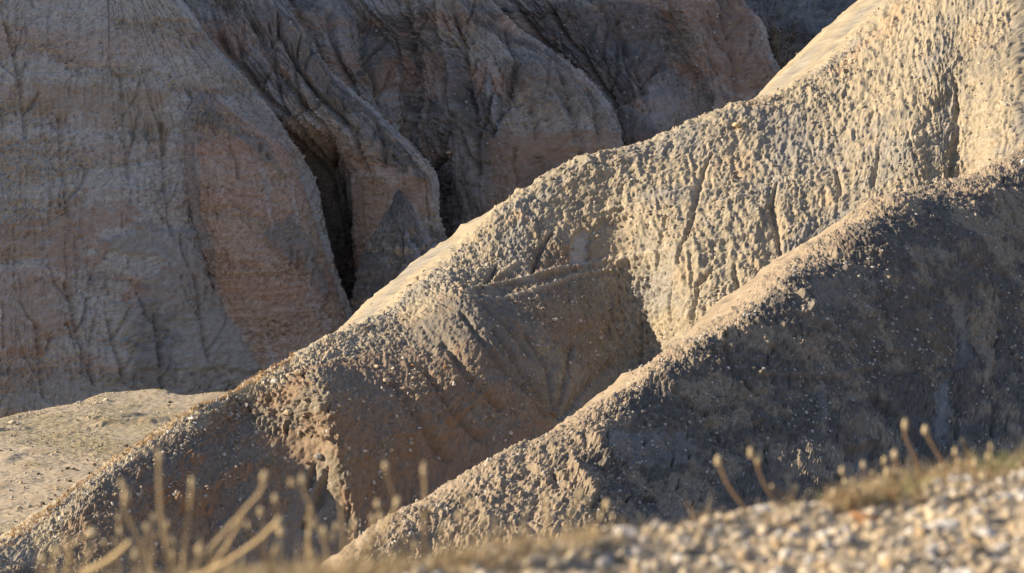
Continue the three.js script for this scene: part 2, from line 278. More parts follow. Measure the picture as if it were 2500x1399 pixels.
{ // second buttress
  const net = rowsOf({
    '-300': [[200, 205], [350, 204], [450, 203], [520, 203], [560, 203.5], [590, 205], [560, 222]],
    0: [[430, 198], [520, 197.5], [590, 197], [640, 197], [665, 197.5], [678, 199], [650, 215]],
    95: [[470, 196], [565, 195], [640, 194.6], [700, 194.4], [740, 194.8], [757, 196], [730, 213]],
    180: [[530, 193.6], [625, 192.6], [710, 191.8], [775, 191.5], [805, 192.2], [817, 193.6], [790, 211]],
    300: [[620, 192], [700, 191], [790, 189.5], [870, 188.5], [930, 188.8], [951, 190.5], [920, 208]],
    425: [[690, 195], [822, 196.5], [850, 190.2], [930, 187.5], [1020, 187.7], [1050, 190], [1010, 206]],
    520: [[720, 196], [836, 198], [862, 190.2], [940, 187], [1035, 187.4], [1063, 189.7], [1030, 206]],
    610: [[740, 196], [846, 199], [870, 189.8], [950, 186.6], [1055, 187.2], [1092, 189.5], [1060, 206]],
    750: [[760, 196], [858, 199.5], [884, 189.8], [970, 186], [1090, 186.6], [1140, 189], [1100, 206]],
    950: [[780, 196], [870, 199], [900, 189.4], [990, 185.5], [1110, 186], [1180, 188.5], [1140, 206]],
  });
  const top = net[0].map((p) => at(...p).add(new THREE.Vector3(-4, 9, -14))); net.unshift(top);
  landform('cliff', net, {
    step: 0.10, label: 'buttress with a dark grey upper slope and reddish foot, left of the middle ravine', category: 'cliff', rowW: [0.2, 0.5], colW: [0.5, 1, 1, 1, 1, 0.3],
    features: [
      { k: 'line', pts: [[860, 430], [960, 425], [1050, 432]], w: 0.3, h: 0.2 },
      { k: 'area', pts: [[940, 620], [985, 580], [1040, 600], [1030, 690], [950, 700], [925, 660]], w: 0.5, h: -0.2, col: [0.24, 0.17, 0.12], a: 0.7, wob: 2.2 },
      { k: 'area', pts: [[850, 330], [900, 320], [960, 350], [970, 400], [900, 385], [860, 400]], w: 0.4, h: 0.25, col: [0.27, 0.21, 0.16], a: 0.7 },
      ...gully([[610, 40], [665, 150], [735, 250], [800, 350], [820, 420]], 9, 21), ...gully([[700, 110], [770, 220], [860, 320], [880, 400]], 8, 22), ...gully([[530, 80], [600, 180], [690, 280], [770, 370]], 7, 23), ...gully([[930, 260], [940, 330], [935, 400]], 4, 24, 0.16, -0.5),
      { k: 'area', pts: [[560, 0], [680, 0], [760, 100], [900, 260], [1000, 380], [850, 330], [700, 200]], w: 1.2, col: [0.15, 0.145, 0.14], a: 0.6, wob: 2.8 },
      { k: 'area', pts: [[850, 440], [1060, 430], [1060, 530], [975, 470], [890, 600], [855, 740]], w: 0.7, col: [0.30, 0.195, 0.125], a: 0.7, wob: 1.5 },
    ],
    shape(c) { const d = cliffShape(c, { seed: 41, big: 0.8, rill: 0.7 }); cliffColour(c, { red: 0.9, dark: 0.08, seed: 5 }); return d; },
  });
}
{ // pointed cone of fallen earth against the second buttress
  const net = [[[966, 466, 186.8], [971, 463, 186.6], [975, 462, 186.5], [979, 463, 186.6], [984, 466, 186.8]],
    [[928, 540, 186.9], [952, 538, 185.9], [978, 536, 185.0], [1004, 540, 186.1], [1032, 545, 187.5]],
    [[892, 600, 187.2], [938, 600, 185.5], [984, 600, 183.8], [1040, 600, 185.5], [1092, 604, 187.5]],
    [[866, 690, 187.4], [926, 690, 184.9], [996, 690, 182.5], [1070, 690, 184.3], [1140, 690, 186.9]],
    [[840, 800, 187.4], [920, 800, 183.9], [1010, 800, 180.9], [1100, 800, 183.3], [1190, 800, 186.5]]];
  landform('cliff', net, {
    step: 0.1, label: 'pointed dark cone of fallen earth leaning on the second buttress above the ridge', category: 'cliff', features: [...gully([[990, 560], [965, 640], [950, 700]], 4, 61, 0.16, -0.4), ...gully([[1010, 560], [1050, 640], [1080, 700]], 4, 62, 0.16, -0.4)],
    shape(c) { const d = cliffShape(c, { seed: 51, big: 0.25, lobe: 0.3 }); cliffColour(c, { red: 0.35, dark: 0.12, seed: 6, base: [0.15, 0.145, 0.135] }); mix3(c, [0.23, 0.17, 0.125], sstep(0.05, 0.3, c.big + c.grit * 0.5) * 0.6); return d; },
  });
}
{ // third buttress, with a forked gully on its left
  const net = rowsOf({
    '-300': [[480, 222], [620, 220], [760, 221], [860, 218], [940, 216], [1010, 216], [1030, 218], [1000, 240]],
    0: [[640, 210], [740, 208.5], [850, 210], [980, 206.2], [1080, 204.6], [1170, 205.3], [1194, 207.5], [1160, 230]],
    70: [[700, 208], [790, 206.4], [905, 207.8], [1030, 204.4], [1130, 202.8], [1230, 203.5], [1255, 205.6], [1220, 228]],
    135: [[760, 206.4], [830, 205], [955, 206.2], [1080, 203], [1200, 201], [1330, 202], [1363, 204], [1330, 226]],
    230: [[840, 204.6], [895, 203.6], [985, 204.8], [1100, 201.4], [1230, 199.3], [1420, 200.2], [1465, 202.6], [1430, 225]],
    320: [[900, 204], [960, 203], [1000, 204], [1125, 200], [1255, 198], [1450, 199], [1513, 202], [1470, 223]],
    420: [[960, 203.5], [1010, 203.5], [1055, 203], [1130, 199], [1260, 197.2], [1445, 198.2], [1513, 201], [1480, 222]],
    530: [[1000, 204], [1050, 205], [1085, 202.5], [1138, 198.4], [1260, 196.6], [1440, 197.6], [1512, 200.5], [1480, 222]],
    720: [[1040, 205], [1075, 207], [1100, 202.5], [1150, 198], [1270, 196], [1440, 197], [1512, 200], [1480, 222]],
  });
  net.unshift(net[0].map((p) => at(...p).add(new THREE.Vector3(-4, 9, -14))));
  landform('cliff', net, {
    step: 0.105, label: 'broad buttress with fluted grey upper slopes and a rounded reddish base, centre of the cliffs', category: 'cliff', rowW: [0.2, 0.5], colW: [0.5, 1, 1, 1, 1, 1, 0.3],
    features: [
      { k: 'line', pts: [[805, 20], [808, 90], [815, 150], [845, 205]], w: 0.3, h: -0.9, taper: 0 },
      ...gully([[975, 40], [992, 200], [1000, 350], [1058, 470], [1088, 590]], 11, 31, 0.28, -0.9), ...gully([[1116, 20], [1130, 190], [1153, 270], [1160, 420]], 9, 32, 0.22, -0.8), ...gully([[1268, 150], [1232, 240], [1200, 330]], 5, 33, 0.17, -0.5), ...gully([[1375, 180], [1395, 270], [1405, 340]], 5, 34, 0.16, -0.45), ...gully([[880, 30], [900, 150], [945, 280]], 7, 35, 0.2, -0.7), ...gully([[1300, 250], [1310, 330]], 4, 36, 0.14, -0.4), ...gully([[1450, 250], [1462, 340]], 3, 37, 0.14, -0.4),
      { k: 'line', pts: [[1065, 0], [1080, 90], [1095, 170], [1105, 270]], w: 0.7, h: 0.8 },
      { k: 'line', pts: [[980, 0], [1000, 120], [1010, 230], [995, 340]], w: 0.45, h: -0.8 },
      { k: 'line', pts: [[1265, 170], [1245, 230], [1215, 290]], w: 0.3, h: -0.35 },
      { k: 'line', pts: [[1370, 190], [1375, 240], [1395, 300]], w: 0.3, h: -0.35 },
      { k: 'line', pts: [[1300, 150], [1290, 210], [1330, 260]], w: 0.8, h: 0.35 },
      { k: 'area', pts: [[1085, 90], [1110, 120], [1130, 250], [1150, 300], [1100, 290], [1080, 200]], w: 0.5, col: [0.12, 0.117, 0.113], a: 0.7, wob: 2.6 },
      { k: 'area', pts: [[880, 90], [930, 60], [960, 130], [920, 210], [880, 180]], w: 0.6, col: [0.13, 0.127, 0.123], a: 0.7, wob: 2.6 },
      { k: 'area', pts: [[890, 170], [960, 130], [965, 200], [930, 220], [895, 205]], w: 0.5, col: [0.30, 0.20, 0.13], a: 0.7, h: 0.3, wob: 2 },
      { k: 'area', pts: [[1270, 150], [1370, 140], [1460, 230], [1510, 320], [1400, 280], [1280, 230]], w: 0.9, col: [0.20, 0.175, 0.145], a: 0.6, wob: 2.4 },
      { k: 'area', pts: [[1160, 330], [1300, 310], [1505, 320], [1513, 380], [1300, 450], [1170, 560]], w: 0.9, col: [0.30, 0.205, 0.14], a: 0.75, wob: 2 },
      { k: 'area', pts: [[1070, 300], [1140, 280], [1150, 500], [1100, 560], [1070, 450]], w: 0.8, col: [0.20, 0.16, 0.13], a: 0.5, wob: 2.6 },
      { k: 'area', pts: [[1150, 330], [1190, 340], [1200, 560], [1155, 560]], w: 0.4, col: [0.21, 0.185, 0.165], a: 0.6 },
      { k: 'area', pts: [[1282, 478], [1320, 425], [1370, 402], [1400, 420], [1330, 500]], w: 0.3, h: 0.9, soft: 0.9, col: [0.19, 0.17, 0.155], a: 0.8, wob: 0.7 },
    ],
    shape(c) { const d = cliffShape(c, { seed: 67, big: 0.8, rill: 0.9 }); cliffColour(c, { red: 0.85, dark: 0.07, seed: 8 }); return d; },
  });
}
{ // fourth buttress with the dark slope left of it
  const net = rowsOf({
    '-300': [[950, 240], [1150, 236], [1350, 232], [1500, 231], [1570, 228], [1660, 226], [1740, 227], [1765, 229], [1740, 250]],
    0: [[1120, 224], [1250, 221], [1400, 218], [1540, 218], [1615, 217], [1690, 214], [1795, 215], [1817, 217], [1790, 240]],
    58: [[1210, 222], [1310, 219], [1430, 216.5], [1560, 216.6], [1634, 215.6], [1705, 212.6], [1840, 213.6], [1866, 215.8], [1830, 239]],
    120: [[1290, 220], [1370, 217], [1460, 215], [1585, 215.5], [1655, 214.5], [1725, 211.5], [1857, 212.5], [1879, 214.5], [1850, 238]],
    205: [[1400, 217], [1460, 214.3], [1540, 212.8], [1625, 213.2], [1688, 212.7], [1748, 210.1], [1888, 211.2], [1915, 213.2], [1880, 236]],
    340: [[1480, 215], [1520, 212], [1560, 211], [1640, 211], [1700, 210.8], [1770, 209], [1910, 210], [1940, 212], [1910, 235]],
    480: [[1480, 214], [1520, 211], [1560, 210], [1640, 210], [1700, 210], [1770, 208.5], [1910, 209.5], [1940, 211], [1910, 235]],
  });
  net.unshift(net[0].map((p) => at(...p).add(new THREE.Vector3(-4, 9, -14))));
  landform('cliff', net, {
    step: 0.125, label: 'blunt reddish buttress with a dark scree slope on its left, by the sunlit ridge', category: 'cliff', rowW: [0.2, 0.5], colW: [0.5, 1, 1, 1, 1, 1, 1, 0.3],
    features: [
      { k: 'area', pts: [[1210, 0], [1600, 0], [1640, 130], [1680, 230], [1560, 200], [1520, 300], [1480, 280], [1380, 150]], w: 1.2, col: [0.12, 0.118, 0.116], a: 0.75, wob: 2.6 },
      { k: 'line', pts: [[1618, 30], [1645, 110], [1665, 160], [1690, 190]], w: 0.4, h: -0.7, taper: 0 },
      { k: 'area', pts: [[1575, 215], [1600, 180], [1650, 165], [1680, 200], [1670, 260], [1610, 300], [1575, 270]], w: 0.6, col: [0.36, 0.35, 0.335], a: 0.5, wob: 3 },
      { k: 'area', pts: [[1505, 365], [1508, 275], [1525, 258], [1560, 280], [1610, 330], [1640, 380]], w: 0.25, h: 1.5, soft: 1.2, col: [0.17, 0.158, 0.145], a: 0.85, wob: 0.6 },
      { k: 'area', pts: [[1690, 0], [1817, 0], [1880, 110], [1915, 205], [1800, 240], [1730, 150]], w: 0.8, col: [0.27, 0.175, 0.12], a: 0.75, wob: 2 },
      { k: 'area', pts: [[1620, 20], [1670, 30], [1680, 110], [1700, 200], [1660, 150]], w: 0.5, col: [0.25, 0.22, 0.17], a: 0.8, wob: 1.6, h: 0.3 },
      ...gully([[1330, 20], [1430, 160], [1500, 270]], 9, 41, 0.2, -0.65), ...gully([[1470, 10], [1560, 170], [1575, 230]], 7, 42, 0.2, -0.6), ...gully([[1260, 30], [1340, 130], [1420, 220]], 6, 43, 0.18, -0.55), ...gully([[1760, 30], [1790, 130], [1800, 220]], 5, 44, 0.15, -0.4),
    ],
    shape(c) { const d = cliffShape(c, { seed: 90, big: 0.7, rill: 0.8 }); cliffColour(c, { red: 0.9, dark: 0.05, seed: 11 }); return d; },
  });
}
{ // the dark cliff at the head of the right-hand ravine
  const net = rowsOf({
    '-350': [[1650, 296], [1850, 290], [2050, 287], [2250, 286], [2500, 286]],
    0: [[1750, 266], [1850, 262], [1950, 259], [2090, 257], [2300, 256]],
    45: [[1770, 262], [1855, 259], [1925, 255], [2080, 253.5], [2300, 253]],
    68: [[1780, 260], [1860, 256.5], [1932, 249.5], [2090, 248], [2300, 249]],
    90: [[1785, 258], [1865, 255.5], [1934, 248.2], [2090, 247], [2300, 248]],
    160: [[1800, 256], [1880, 254], [1922, 247.5], [2090, 246], [2300, 247]],
    300: [[1820, 255], [1890, 253], [1930, 247], [2090, 245.5], [2300, 247]],
  });
  landform('cliff', net, {
    step: 0.14, label: 'dark cliff with a lighter ledge at the head of the right ravine', category: 'cliff', rowW: [0.3], colW: [1, 1, 1, 1],
    features: [
      { k: 'area', pts: [[1935, 68], [2000, 50], [2100, 28], [2130, 40], [2060, 62], [1940, 86]], w: 0.35, col: [0.17, 0.165, 0.16], a: 0.8, wob: 0.9 },
      { k: 'area', pts: [[2110, 60], [2110, -10], [2150, -40], [2180, -10], [2160, 40]], w: 0.4, h: 1.6, soft: 1.2, col: [0.13, 0.11, 0.09], a: 0.7 },
    ],
    shape(c) { const d = cliffShape(c, { seed: 120, big: 1.0, bed: 0.3 }); cliffColour(c, { red: 0.2, dark: 0.12, seed: 14, base: [0.24, 0.225, 0.20] }); mul3(c, 0.8); return d; },
  });
}

// ---------------------------------------------------------------- middle ridge
const backOf = (row, dx, dy, dz) => row.map((p) => at(...p).add(new THREE.Vector3(dx, dy, dz)));
const transpose = (cols) => cols[0].map((_, j) => cols.map((c) => c[j]));
let midRidge, frontRidge;
{
  const cols = [
    [[-160, 1425, 88], [-60, 1440, 86.6], [-40, 1500, 84.5], [-40, 1560, 81.5], [0, 1640, 79], [40, 1720, 77]],
    [[30, 1300, 96.5], [96, 1342, 94.4], [128, 1378, 93.2], [170, 1430, 92], [200, 1510, 90], [230, 1610, 87]],
    [[160, 1212, 98.5], [200, 1215, 97.6], [228, 1262, 96.4], [255, 1340, 94.8], [280, 1440, 92.8], [310, 1560, 89]],
    [[275, 1131, 101.5], [305, 1128, 100.4], [332, 1185, 99], [360, 1275, 97.3], [380, 1385, 95], [400, 1530, 91]],
    [[440, 1022, 105], [462, 1026, 104.2], [470, 1092, 102.4], [480, 1190, 100.4], [490, 1320, 98], [500, 1500, 94]],
    [[575, 950, 108], [588, 968, 107.2], [595, 1020, 106.2], [600, 1100, 103.8], [610, 1225, 100.9], [620, 1420, 96.5]],
    [[655, 901, 109.5], [668, 918, 108], [688, 974, 106.2], [704, 1062, 104.9], [712, 1200, 102.6], [718, 1400, 98.6]],
    [[702, 877, 110.3], [718, 895, 108.4], [745, 955, 105.4], [776, 1066, 104.2], [787, 1205, 102.8], [792, 1400, 98.6]],
    [[735, 858, 111], [752, 878, 108.8], [782, 950, 104.7], [818, 1070, 103.1], [850, 1220, 102.2], [866, 1400, 98.2]],
    [[790, 826, 112.5], [815, 846, 110.8], [866, 936, 107], [900, 1060, 104.8], [922, 1200, 103.4], [934, 1380, 99.4]],
    [[925, 766, 116], [960, 786, 114.4], [1030, 876, 110.2], [1070, 996, 107.4], [1092, 1110, 106], [1105, 1300, 102]],
    [[1010, 697, 118], [1092, 712, 115], [1180, 796, 112.2], [1232, 916, 110.3], [1255, 1030, 108.8], [1268, 1200, 105.4]],
    [[1101, 618, 120], [1172, 680, 117.6], [1290, 785, 115.2], [1350, 900, 113.6], [1378, 1002, 112.2], [1392, 1150, 109]],
    [[1287, 463, 122], [1345, 560, 120], [1425, 680, 118.7], [1482, 800, 118], [1525, 910, 117.3], [1545, 1060, 114]],
    [[1416, 390, 123], [1462, 500, 121], [1528, 640, 119.3], [1562, 770, 118.2], [1585, 890, 117], [1605, 1000, 113]],
    [[1602, 337, 124], [1632, 450, 120.8], [1668, 600, 116.9], [1690, 730, 114.7], [1700, 830, 113.2], [1710, 950, 110.5]],
    [[1768, 266, 125], [1800, 395, 121.2], [1836, 556, 116.8], [1852, 688, 114], [1860, 760, 112.6], [1870, 880, 110]],
    [[1915, 217, 126], [1950, 350, 121.8], [1980, 500, 117.6], [2000, 600, 115.4], [2010, 680, 113.8], [2020, 800, 110.5]],
    [[2034, 142, 127.4], [2096, 280, 122.4], [2136, 412, 118.2], [2158, 502, 116], [2170, 580, 114.4], [2180, 700, 111]],
    [[2101, 84, 128], [2170, 216, 122.8], [2210, 352, 118.6], [2232, 452, 116.4], [2240, 532, 114.9], [2248, 660, 111.3]],
    [[2189, 0, 128.6], [2250, 150, 123.1], [2278, 300, 119.2], [2294, 410, 117], [2304, 490, 115.6], [2312, 620, 112]],
    [[2310, -120, 129.4], [2336, 60, 124], [2342, 220, 120.6], [2345, 340, 118.4], [2345, 430, 117], [2350, 560, 113]],
    [[2450, -220, 130], [2462, 0, 123.6], [2474, 160, 119.2], [2480, 290, 116.3], [2486, 390, 114.3], [2500, 520, 110.8]],
    [[2700, -350, 132], [2700, -100, 125.5], [2700, 80, 121], [2700, 220, 118], [2700, 330, 116], [2700, 480, 112]],
  ];
  const net = transpose(cols);
  const b1 = backOf(net[0], -1.2, -0.9, -1.6), b2 = backOf(net[0], -6, -5, -7), b3 = net[0].map((p, i) => { const q = at(...p).add(new THREE.Vector3(-10, 0, -14)); q.y = -9.5; return q; });
  const tracks = [
    [[1170, 697], [1240, 680], [1330, 655], [1430, 635], [1520, 627], [1600, 610], [1700, 588], [1830, 562]],
    [[1190, 722], [1260, 717], [1330, 690], [1400, 668], [1480, 655]],
    [[1420, 520], [1500, 503], [1580, 490], [1700, 445], [1860, 425]],
    [[1895, 535], [1950, 520], [2040, 492], [2100, 482], [2150, 480]],
    [[1640, 480], [1720, 460], [1800, 440], [1880, 425]],
    [[1990, 385], [2060, 370], [2140, 360], [2200, 352]],
    [[1930, 460], [2010, 430], [2090, 410], [2170, 405]],
    [[2380, 160], [2440, 145], [2500, 130]],
    [[2330, 200], [2400, 185], [2480, 165]],
  ];
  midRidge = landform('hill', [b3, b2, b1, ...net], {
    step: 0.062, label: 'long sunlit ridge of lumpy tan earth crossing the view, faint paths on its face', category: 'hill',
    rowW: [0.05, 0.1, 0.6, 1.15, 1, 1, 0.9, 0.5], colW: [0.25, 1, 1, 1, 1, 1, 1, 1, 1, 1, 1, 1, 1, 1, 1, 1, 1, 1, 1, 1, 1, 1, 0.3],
    features: [
      ...tracks.map((pts, i) => ({ k: 'line', pts, w: i < 2 ? 0.15 : 0.11, h: i < 1 ? 0.12 : 0.09, col: [0.40, 0.36, 0.29], a: i < 2 ? 0.7 : 0.5, taper: 1, rough: 0.5 })),
      // the smoother gravelly shade side
      { k: 'area', pts: [[930, 800], [1100, 712], [1280, 712], [1340, 770], [1400, 860], [1530, 790], [1575, 930], [1330, 1080], [1000, 1290], [900, 1360], [862, 1300], [862, 1150], [880, 1000]], w: 1.1, soft: 0.3, wob: 3.4, rough: 1 },
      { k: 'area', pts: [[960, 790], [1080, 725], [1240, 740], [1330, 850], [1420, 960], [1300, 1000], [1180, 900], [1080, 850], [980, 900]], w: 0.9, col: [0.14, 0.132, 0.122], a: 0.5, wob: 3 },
      { k: 'area', pts: [[1420, 860], [1540, 800], [1560, 910], [1450, 990], [1400, 960]], w: 0.8, col: [0.27, 0.25, 0.21], a: 0.6, wob: 2 },
      { k: 'area', pts: [[840, 900], [960, 830], [1100, 850], [1120, 930], [1000, 960], [880, 1000]], w: 0.9, col: [0.22, 0.165, 0.12], a: 0.6, wob: 2.8 },
      { k: 'area', pts: [[900, 1120], [1100, 1020], [1330, 1030], [1230, 1110], [950, 1290], [850, 1290], [860, 1200]], w: 0.9, col: [0.25, 0.155, 0.095], a: 0.65, wob: 2.8 },
      // left hollow in shade
      { k: 'area', pts: [[180, 1270], [300, 1150], [430, 1060], [560, 1000], [620, 1040], [740, 1070], [800, 1180], [800, 1399], [150, 1399]], w: 0.9, rough: 0.8, soft: 0.3, wob: 2.8 },
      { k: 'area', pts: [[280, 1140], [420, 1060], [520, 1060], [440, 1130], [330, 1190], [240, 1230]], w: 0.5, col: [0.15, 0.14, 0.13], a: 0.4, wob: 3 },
      { k: 'area', pts: [[420, 1150], [480, 1100], [500, 1120], [460, 1200], [400, 1230], [350, 1200]], w: 0.5, col: [0.29, 0.15, 0.075], a: 0.7, wob: 2.2 },
      { k: 'area', pts: [[400, 1215], [490, 1190], [560, 1140], [620, 1125], [600, 1160], [530, 1190], [510, 1240], [480, 1256], [440, 1240]], w: 0.3, h: 0.18, soft: 0.8, col: [0.28, 0.165, 0.09], a: 0.8, wob: 1.4 },
      { k: 'area', pts: [[720, 1140], [790, 1110], [805, 1200], [770, 1300], [640, 1390], [560, 1390], [640, 1290], [720, 1230]], w: 0.5, col: [0.23, 0.205, 0.17], a: 0.7, wob: 1.4 },
      { k: 'line', pts: [[790, 1150], [775, 1220], [745, 1280]], w: 0.2, h: -0.4 }, { k: 'line', pts: [[765, 1130], [755, 1200]], w: 0.14, h: -0.3 },
      // the lit spur
      { k: 'line', pts: [[730, 890], [765, 960], [790, 1030], [812, 1090], [828, 1170], [845, 1240], [860, 1300]], w: 0.35, h: 0.06, rough: 2.6, taper: 0 },
      { k: 'area', pts: [[560, 960], [680, 900], [760, 900], [800, 1010], [830, 1080], [760, 1070], [640, 1040]], w: 0.6, rough: 3.0 },
      { k: 'area', pts: [[1490, 640], [1560, 630], [1620, 720], [1680, 840], [1560, 930], [1470, 890]], w: 0.6, rough: 1.7, soft: 0.8 },
      // scoop with bare clay
      { k: 'area', pts: [[1392, 640], [1400, 575], [1420, 548], [1440, 560], [1445, 640]], w: 0.18, h: -0.3, soft: 0.5, col: [0.40, 0.375, 0.34], a: 0.85, rough: 0.1, wob: 0.8 },
      { k: 'area', pts: [[1445, 640], [1440, 560], [1465, 530], [1530, 515], [1528, 610]], w: 0.25, h: -0.22, soft: 0.8, col: [0.27, 0.24, 0.19], a: 0.6, rough: 0.5, wob: 1.8 },
      ...[[[1130, 760], [1190, 840], [1270, 930], [1340, 1010]], [[1290, 820], [1340, 900], [1362, 1010]], [[1500, 880], [1430, 950], [1372, 1015]], [[1080, 830], [1150, 920], [1230, 990]], [[1040, 900], [1110, 1000], [1180, 1060]], [[1210, 800], [1270, 890], [1340, 990]], [[1400, 840], [1385, 930], [1368, 1010]], [[960, 930], [1040, 1040], [1090, 1110]], [[1180, 740], [1240, 790], [1290, 860]]].map((pts) => ({ k: 'line', pts, w: 0.17, h: -0.26, taper: 0 })),
      // grooves of the lit face
      ...[[[1735, 370], [1712, 430], [1690, 500], [1665, 590], [1650, 640]], [[1895, 440], [1888, 500], [1898, 570], [1915, 640]], [[1620, 520], [1600, 600], [1592, 660]], [[1560, 780], [1555, 860], [1565, 920]], [[1350, 560], [1320, 610], [1300, 660]], [[2330, 190], [2335, 260], [2330, 350], [2330, 420]], [[2040, 400], [2050, 470]], [[2140, 360], [2130, 440]], [[1850, 660], [1845, 720]], [[1690, 700], [1730, 660]], [[1740, 760], [1720, 800]], [[1210, 640], [1180, 700]], [[1640, 690], [1630, 800]], [[1700, 700], [1690, 800]], [[1790, 640], [1800, 720]]
      ].map((pts) => ({ k: 'line', pts, w: 0.12, h: -0.26 })),
      { k: 'area', pts: [[1860, 560], [1890, 450], [1910, 560], [1915, 640], [1870, 690], [1850, 640]], w: 0.3, h: -0.2, soft: 0.9, rough: 0.6, col: [0.33, 0.27, 0.19], a: 0.5, wob: 2.2 },
      { k: 'area', pts: [[2260, 260], [2330, 200], [2340, 420], [2270, 440], [2240, 350]], w: 0.5, rough: 0.5, h: -0.3, soft: 0.8 },
      { k: 'area', pts: [[2400, 80], [2500, 60], [2500, 200], [2420, 220], [2300, 120]], w: 0.8, col: [0.17, 0.16, 0.14], a: 0.5, wob: 3 },
      { k: 'area', pts: [[2190, -5], [2160, 30], [2060, 125], [2015, 180], [2050, 180], [2110, 110], [2200, 30]], w: 0.25, col: [0.40, 0.285, 0.185], a: 0.5, wob: 2.4 },
    ],
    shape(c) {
      const warp = fbm(c.x * 0.35, c.y * 0.35, c.z * 0.35, 3), big = fbm(c.x * 0.28 + 3, c.y * 0.28, c.z * 0.28, 3);
      const rill = ridged(c.u * 0.8 + warp * 0.9, c.v * 0.13, 3.3, 3);
      const wv = fbm(c.u * 1.3, c.v * 0.9, 21, 3);
      const a = cells(c.x * 1.6 + wv, c.y * 1.0 + wv, c.z * 0.9 + wv, 5), la = sstep(0.7, 0.1, a.f1) * a.id * a.id, edge = 1 - sstep(0.0, 0.16, a.f2 - a.f1);
      const b = cells(c.x * 3.9 + wv * 1.5, c.y * 3 + wv, c.z * 2.6, 31), lb = Math.max(0, 0.6 - b.f1) * 1.7 * (b.id > 0.3 ? b.id : 0);
      const d3 = cells(c.x * 7.5 + wv, c.y * 6, c.z * 5.5, 63), lc = Math.max(0, 0.55 - d3.f1) * 1.9 * d3.id;
      const crust = fbm(c.x * 2.6 + 5, c.y * 1.7, c.z * 1.5, 5, 0.68), grit = fbm(c.x * 3.6, c.y * 3.6, c.z * 3.6, 4, 0.65), fine = noise(c.x * 14, c.y * 14, c.z * 14);
      const thin = Math.abs(noise(c.u * 1.5 + wv * 0.9 + warp, c.v * 0.22, 44)) * 2 - 0.5, thin2 = Math.abs(noise(c.u * 3.7 + wv * 1.4, c.v * 0.6, 47)) * 2 - 0.5;
      const fl2 = sstep(2.4, 6.2, c.colm), flank = Math.max(sstep(4.3, 3.5, c.row), 0.75 * (1 - fl2) * sstep(5.2, 4.6, c.row));
      const side = sstep(13.4, 12.2, c.colm) * sstep(4.1, 4.7, c.row), rr = c.rough * lerp(1, 0.6, Math.max(flank, side));
      const lv = c.v + warp * 0.9 + 0.25 * wv, ledge = Math.exp(-Math.pow((lv / 1.7 - Math.round(lv / 1.7)) * 1.7 / 0.09, 2)) * sstep(0.0, 0.25, noise(c.u * 0.16, Math.round(lv / 1.7) * 3.7, 71)) * (1 - flank);
      const d = big * 0.36 + rr * (crust * 0.15 + lb * 0.045 + lc * 0.08 + thin * 0.06 + thin2 * 0.03 + (ridged(c.u * 2.6 + wv * 1.2, c.v * 0.42 + warp, 52, 3) - 0.5) * 0.13 - sstep(0.8, 1, rill) * 0.12 - 0.04) + side * 0.12 * fbm(c.x * 2.2, c.y * 2.2, c.z * 2.2 + 4, 4, 0.7) + flank * 0.34 * fbm(c.x * 1.7, c.y * 1.7, c.z * 1.7 + 8, 5, 0.66) + ledge * 0.09 + grit * (0.06 + 0.08 * rr) + fine * 0.03;
      set3(c, TAN);
      mix3(c, SAND, sstep(-0.1, 0.4, fbm(c.u * 0.25, c.v * 0.25, 8, 3)) * 0.7);
      mix3(c, GREY, sstep(-0.05, 0.3, fbm(c.u * 0.2 + 9, c.v * 0.3, 2, 5, 0.6)) * 0.85);
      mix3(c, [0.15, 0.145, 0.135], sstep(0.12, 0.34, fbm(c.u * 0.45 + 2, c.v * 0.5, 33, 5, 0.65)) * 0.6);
      mix3(c, [0.39, 0.29, 0.185], sstep(0.12, 0.45, fbm(c.u * 0.4, c.v * 0.4, 17, 3)) * 0.55);
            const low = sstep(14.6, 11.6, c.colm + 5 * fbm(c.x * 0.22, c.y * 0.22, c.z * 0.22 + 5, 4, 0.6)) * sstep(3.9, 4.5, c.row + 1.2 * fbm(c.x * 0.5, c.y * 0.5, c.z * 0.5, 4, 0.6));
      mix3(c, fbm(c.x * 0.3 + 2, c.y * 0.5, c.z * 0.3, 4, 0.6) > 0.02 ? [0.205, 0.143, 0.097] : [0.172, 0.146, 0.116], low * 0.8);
      mix3(c, [0.42, 0.375, 0.30], ledge * 0.6 * (1 - low));
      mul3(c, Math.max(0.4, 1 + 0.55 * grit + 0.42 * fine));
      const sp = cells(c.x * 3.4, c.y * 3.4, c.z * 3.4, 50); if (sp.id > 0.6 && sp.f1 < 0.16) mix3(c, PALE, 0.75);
      return d;
    },
  });
}
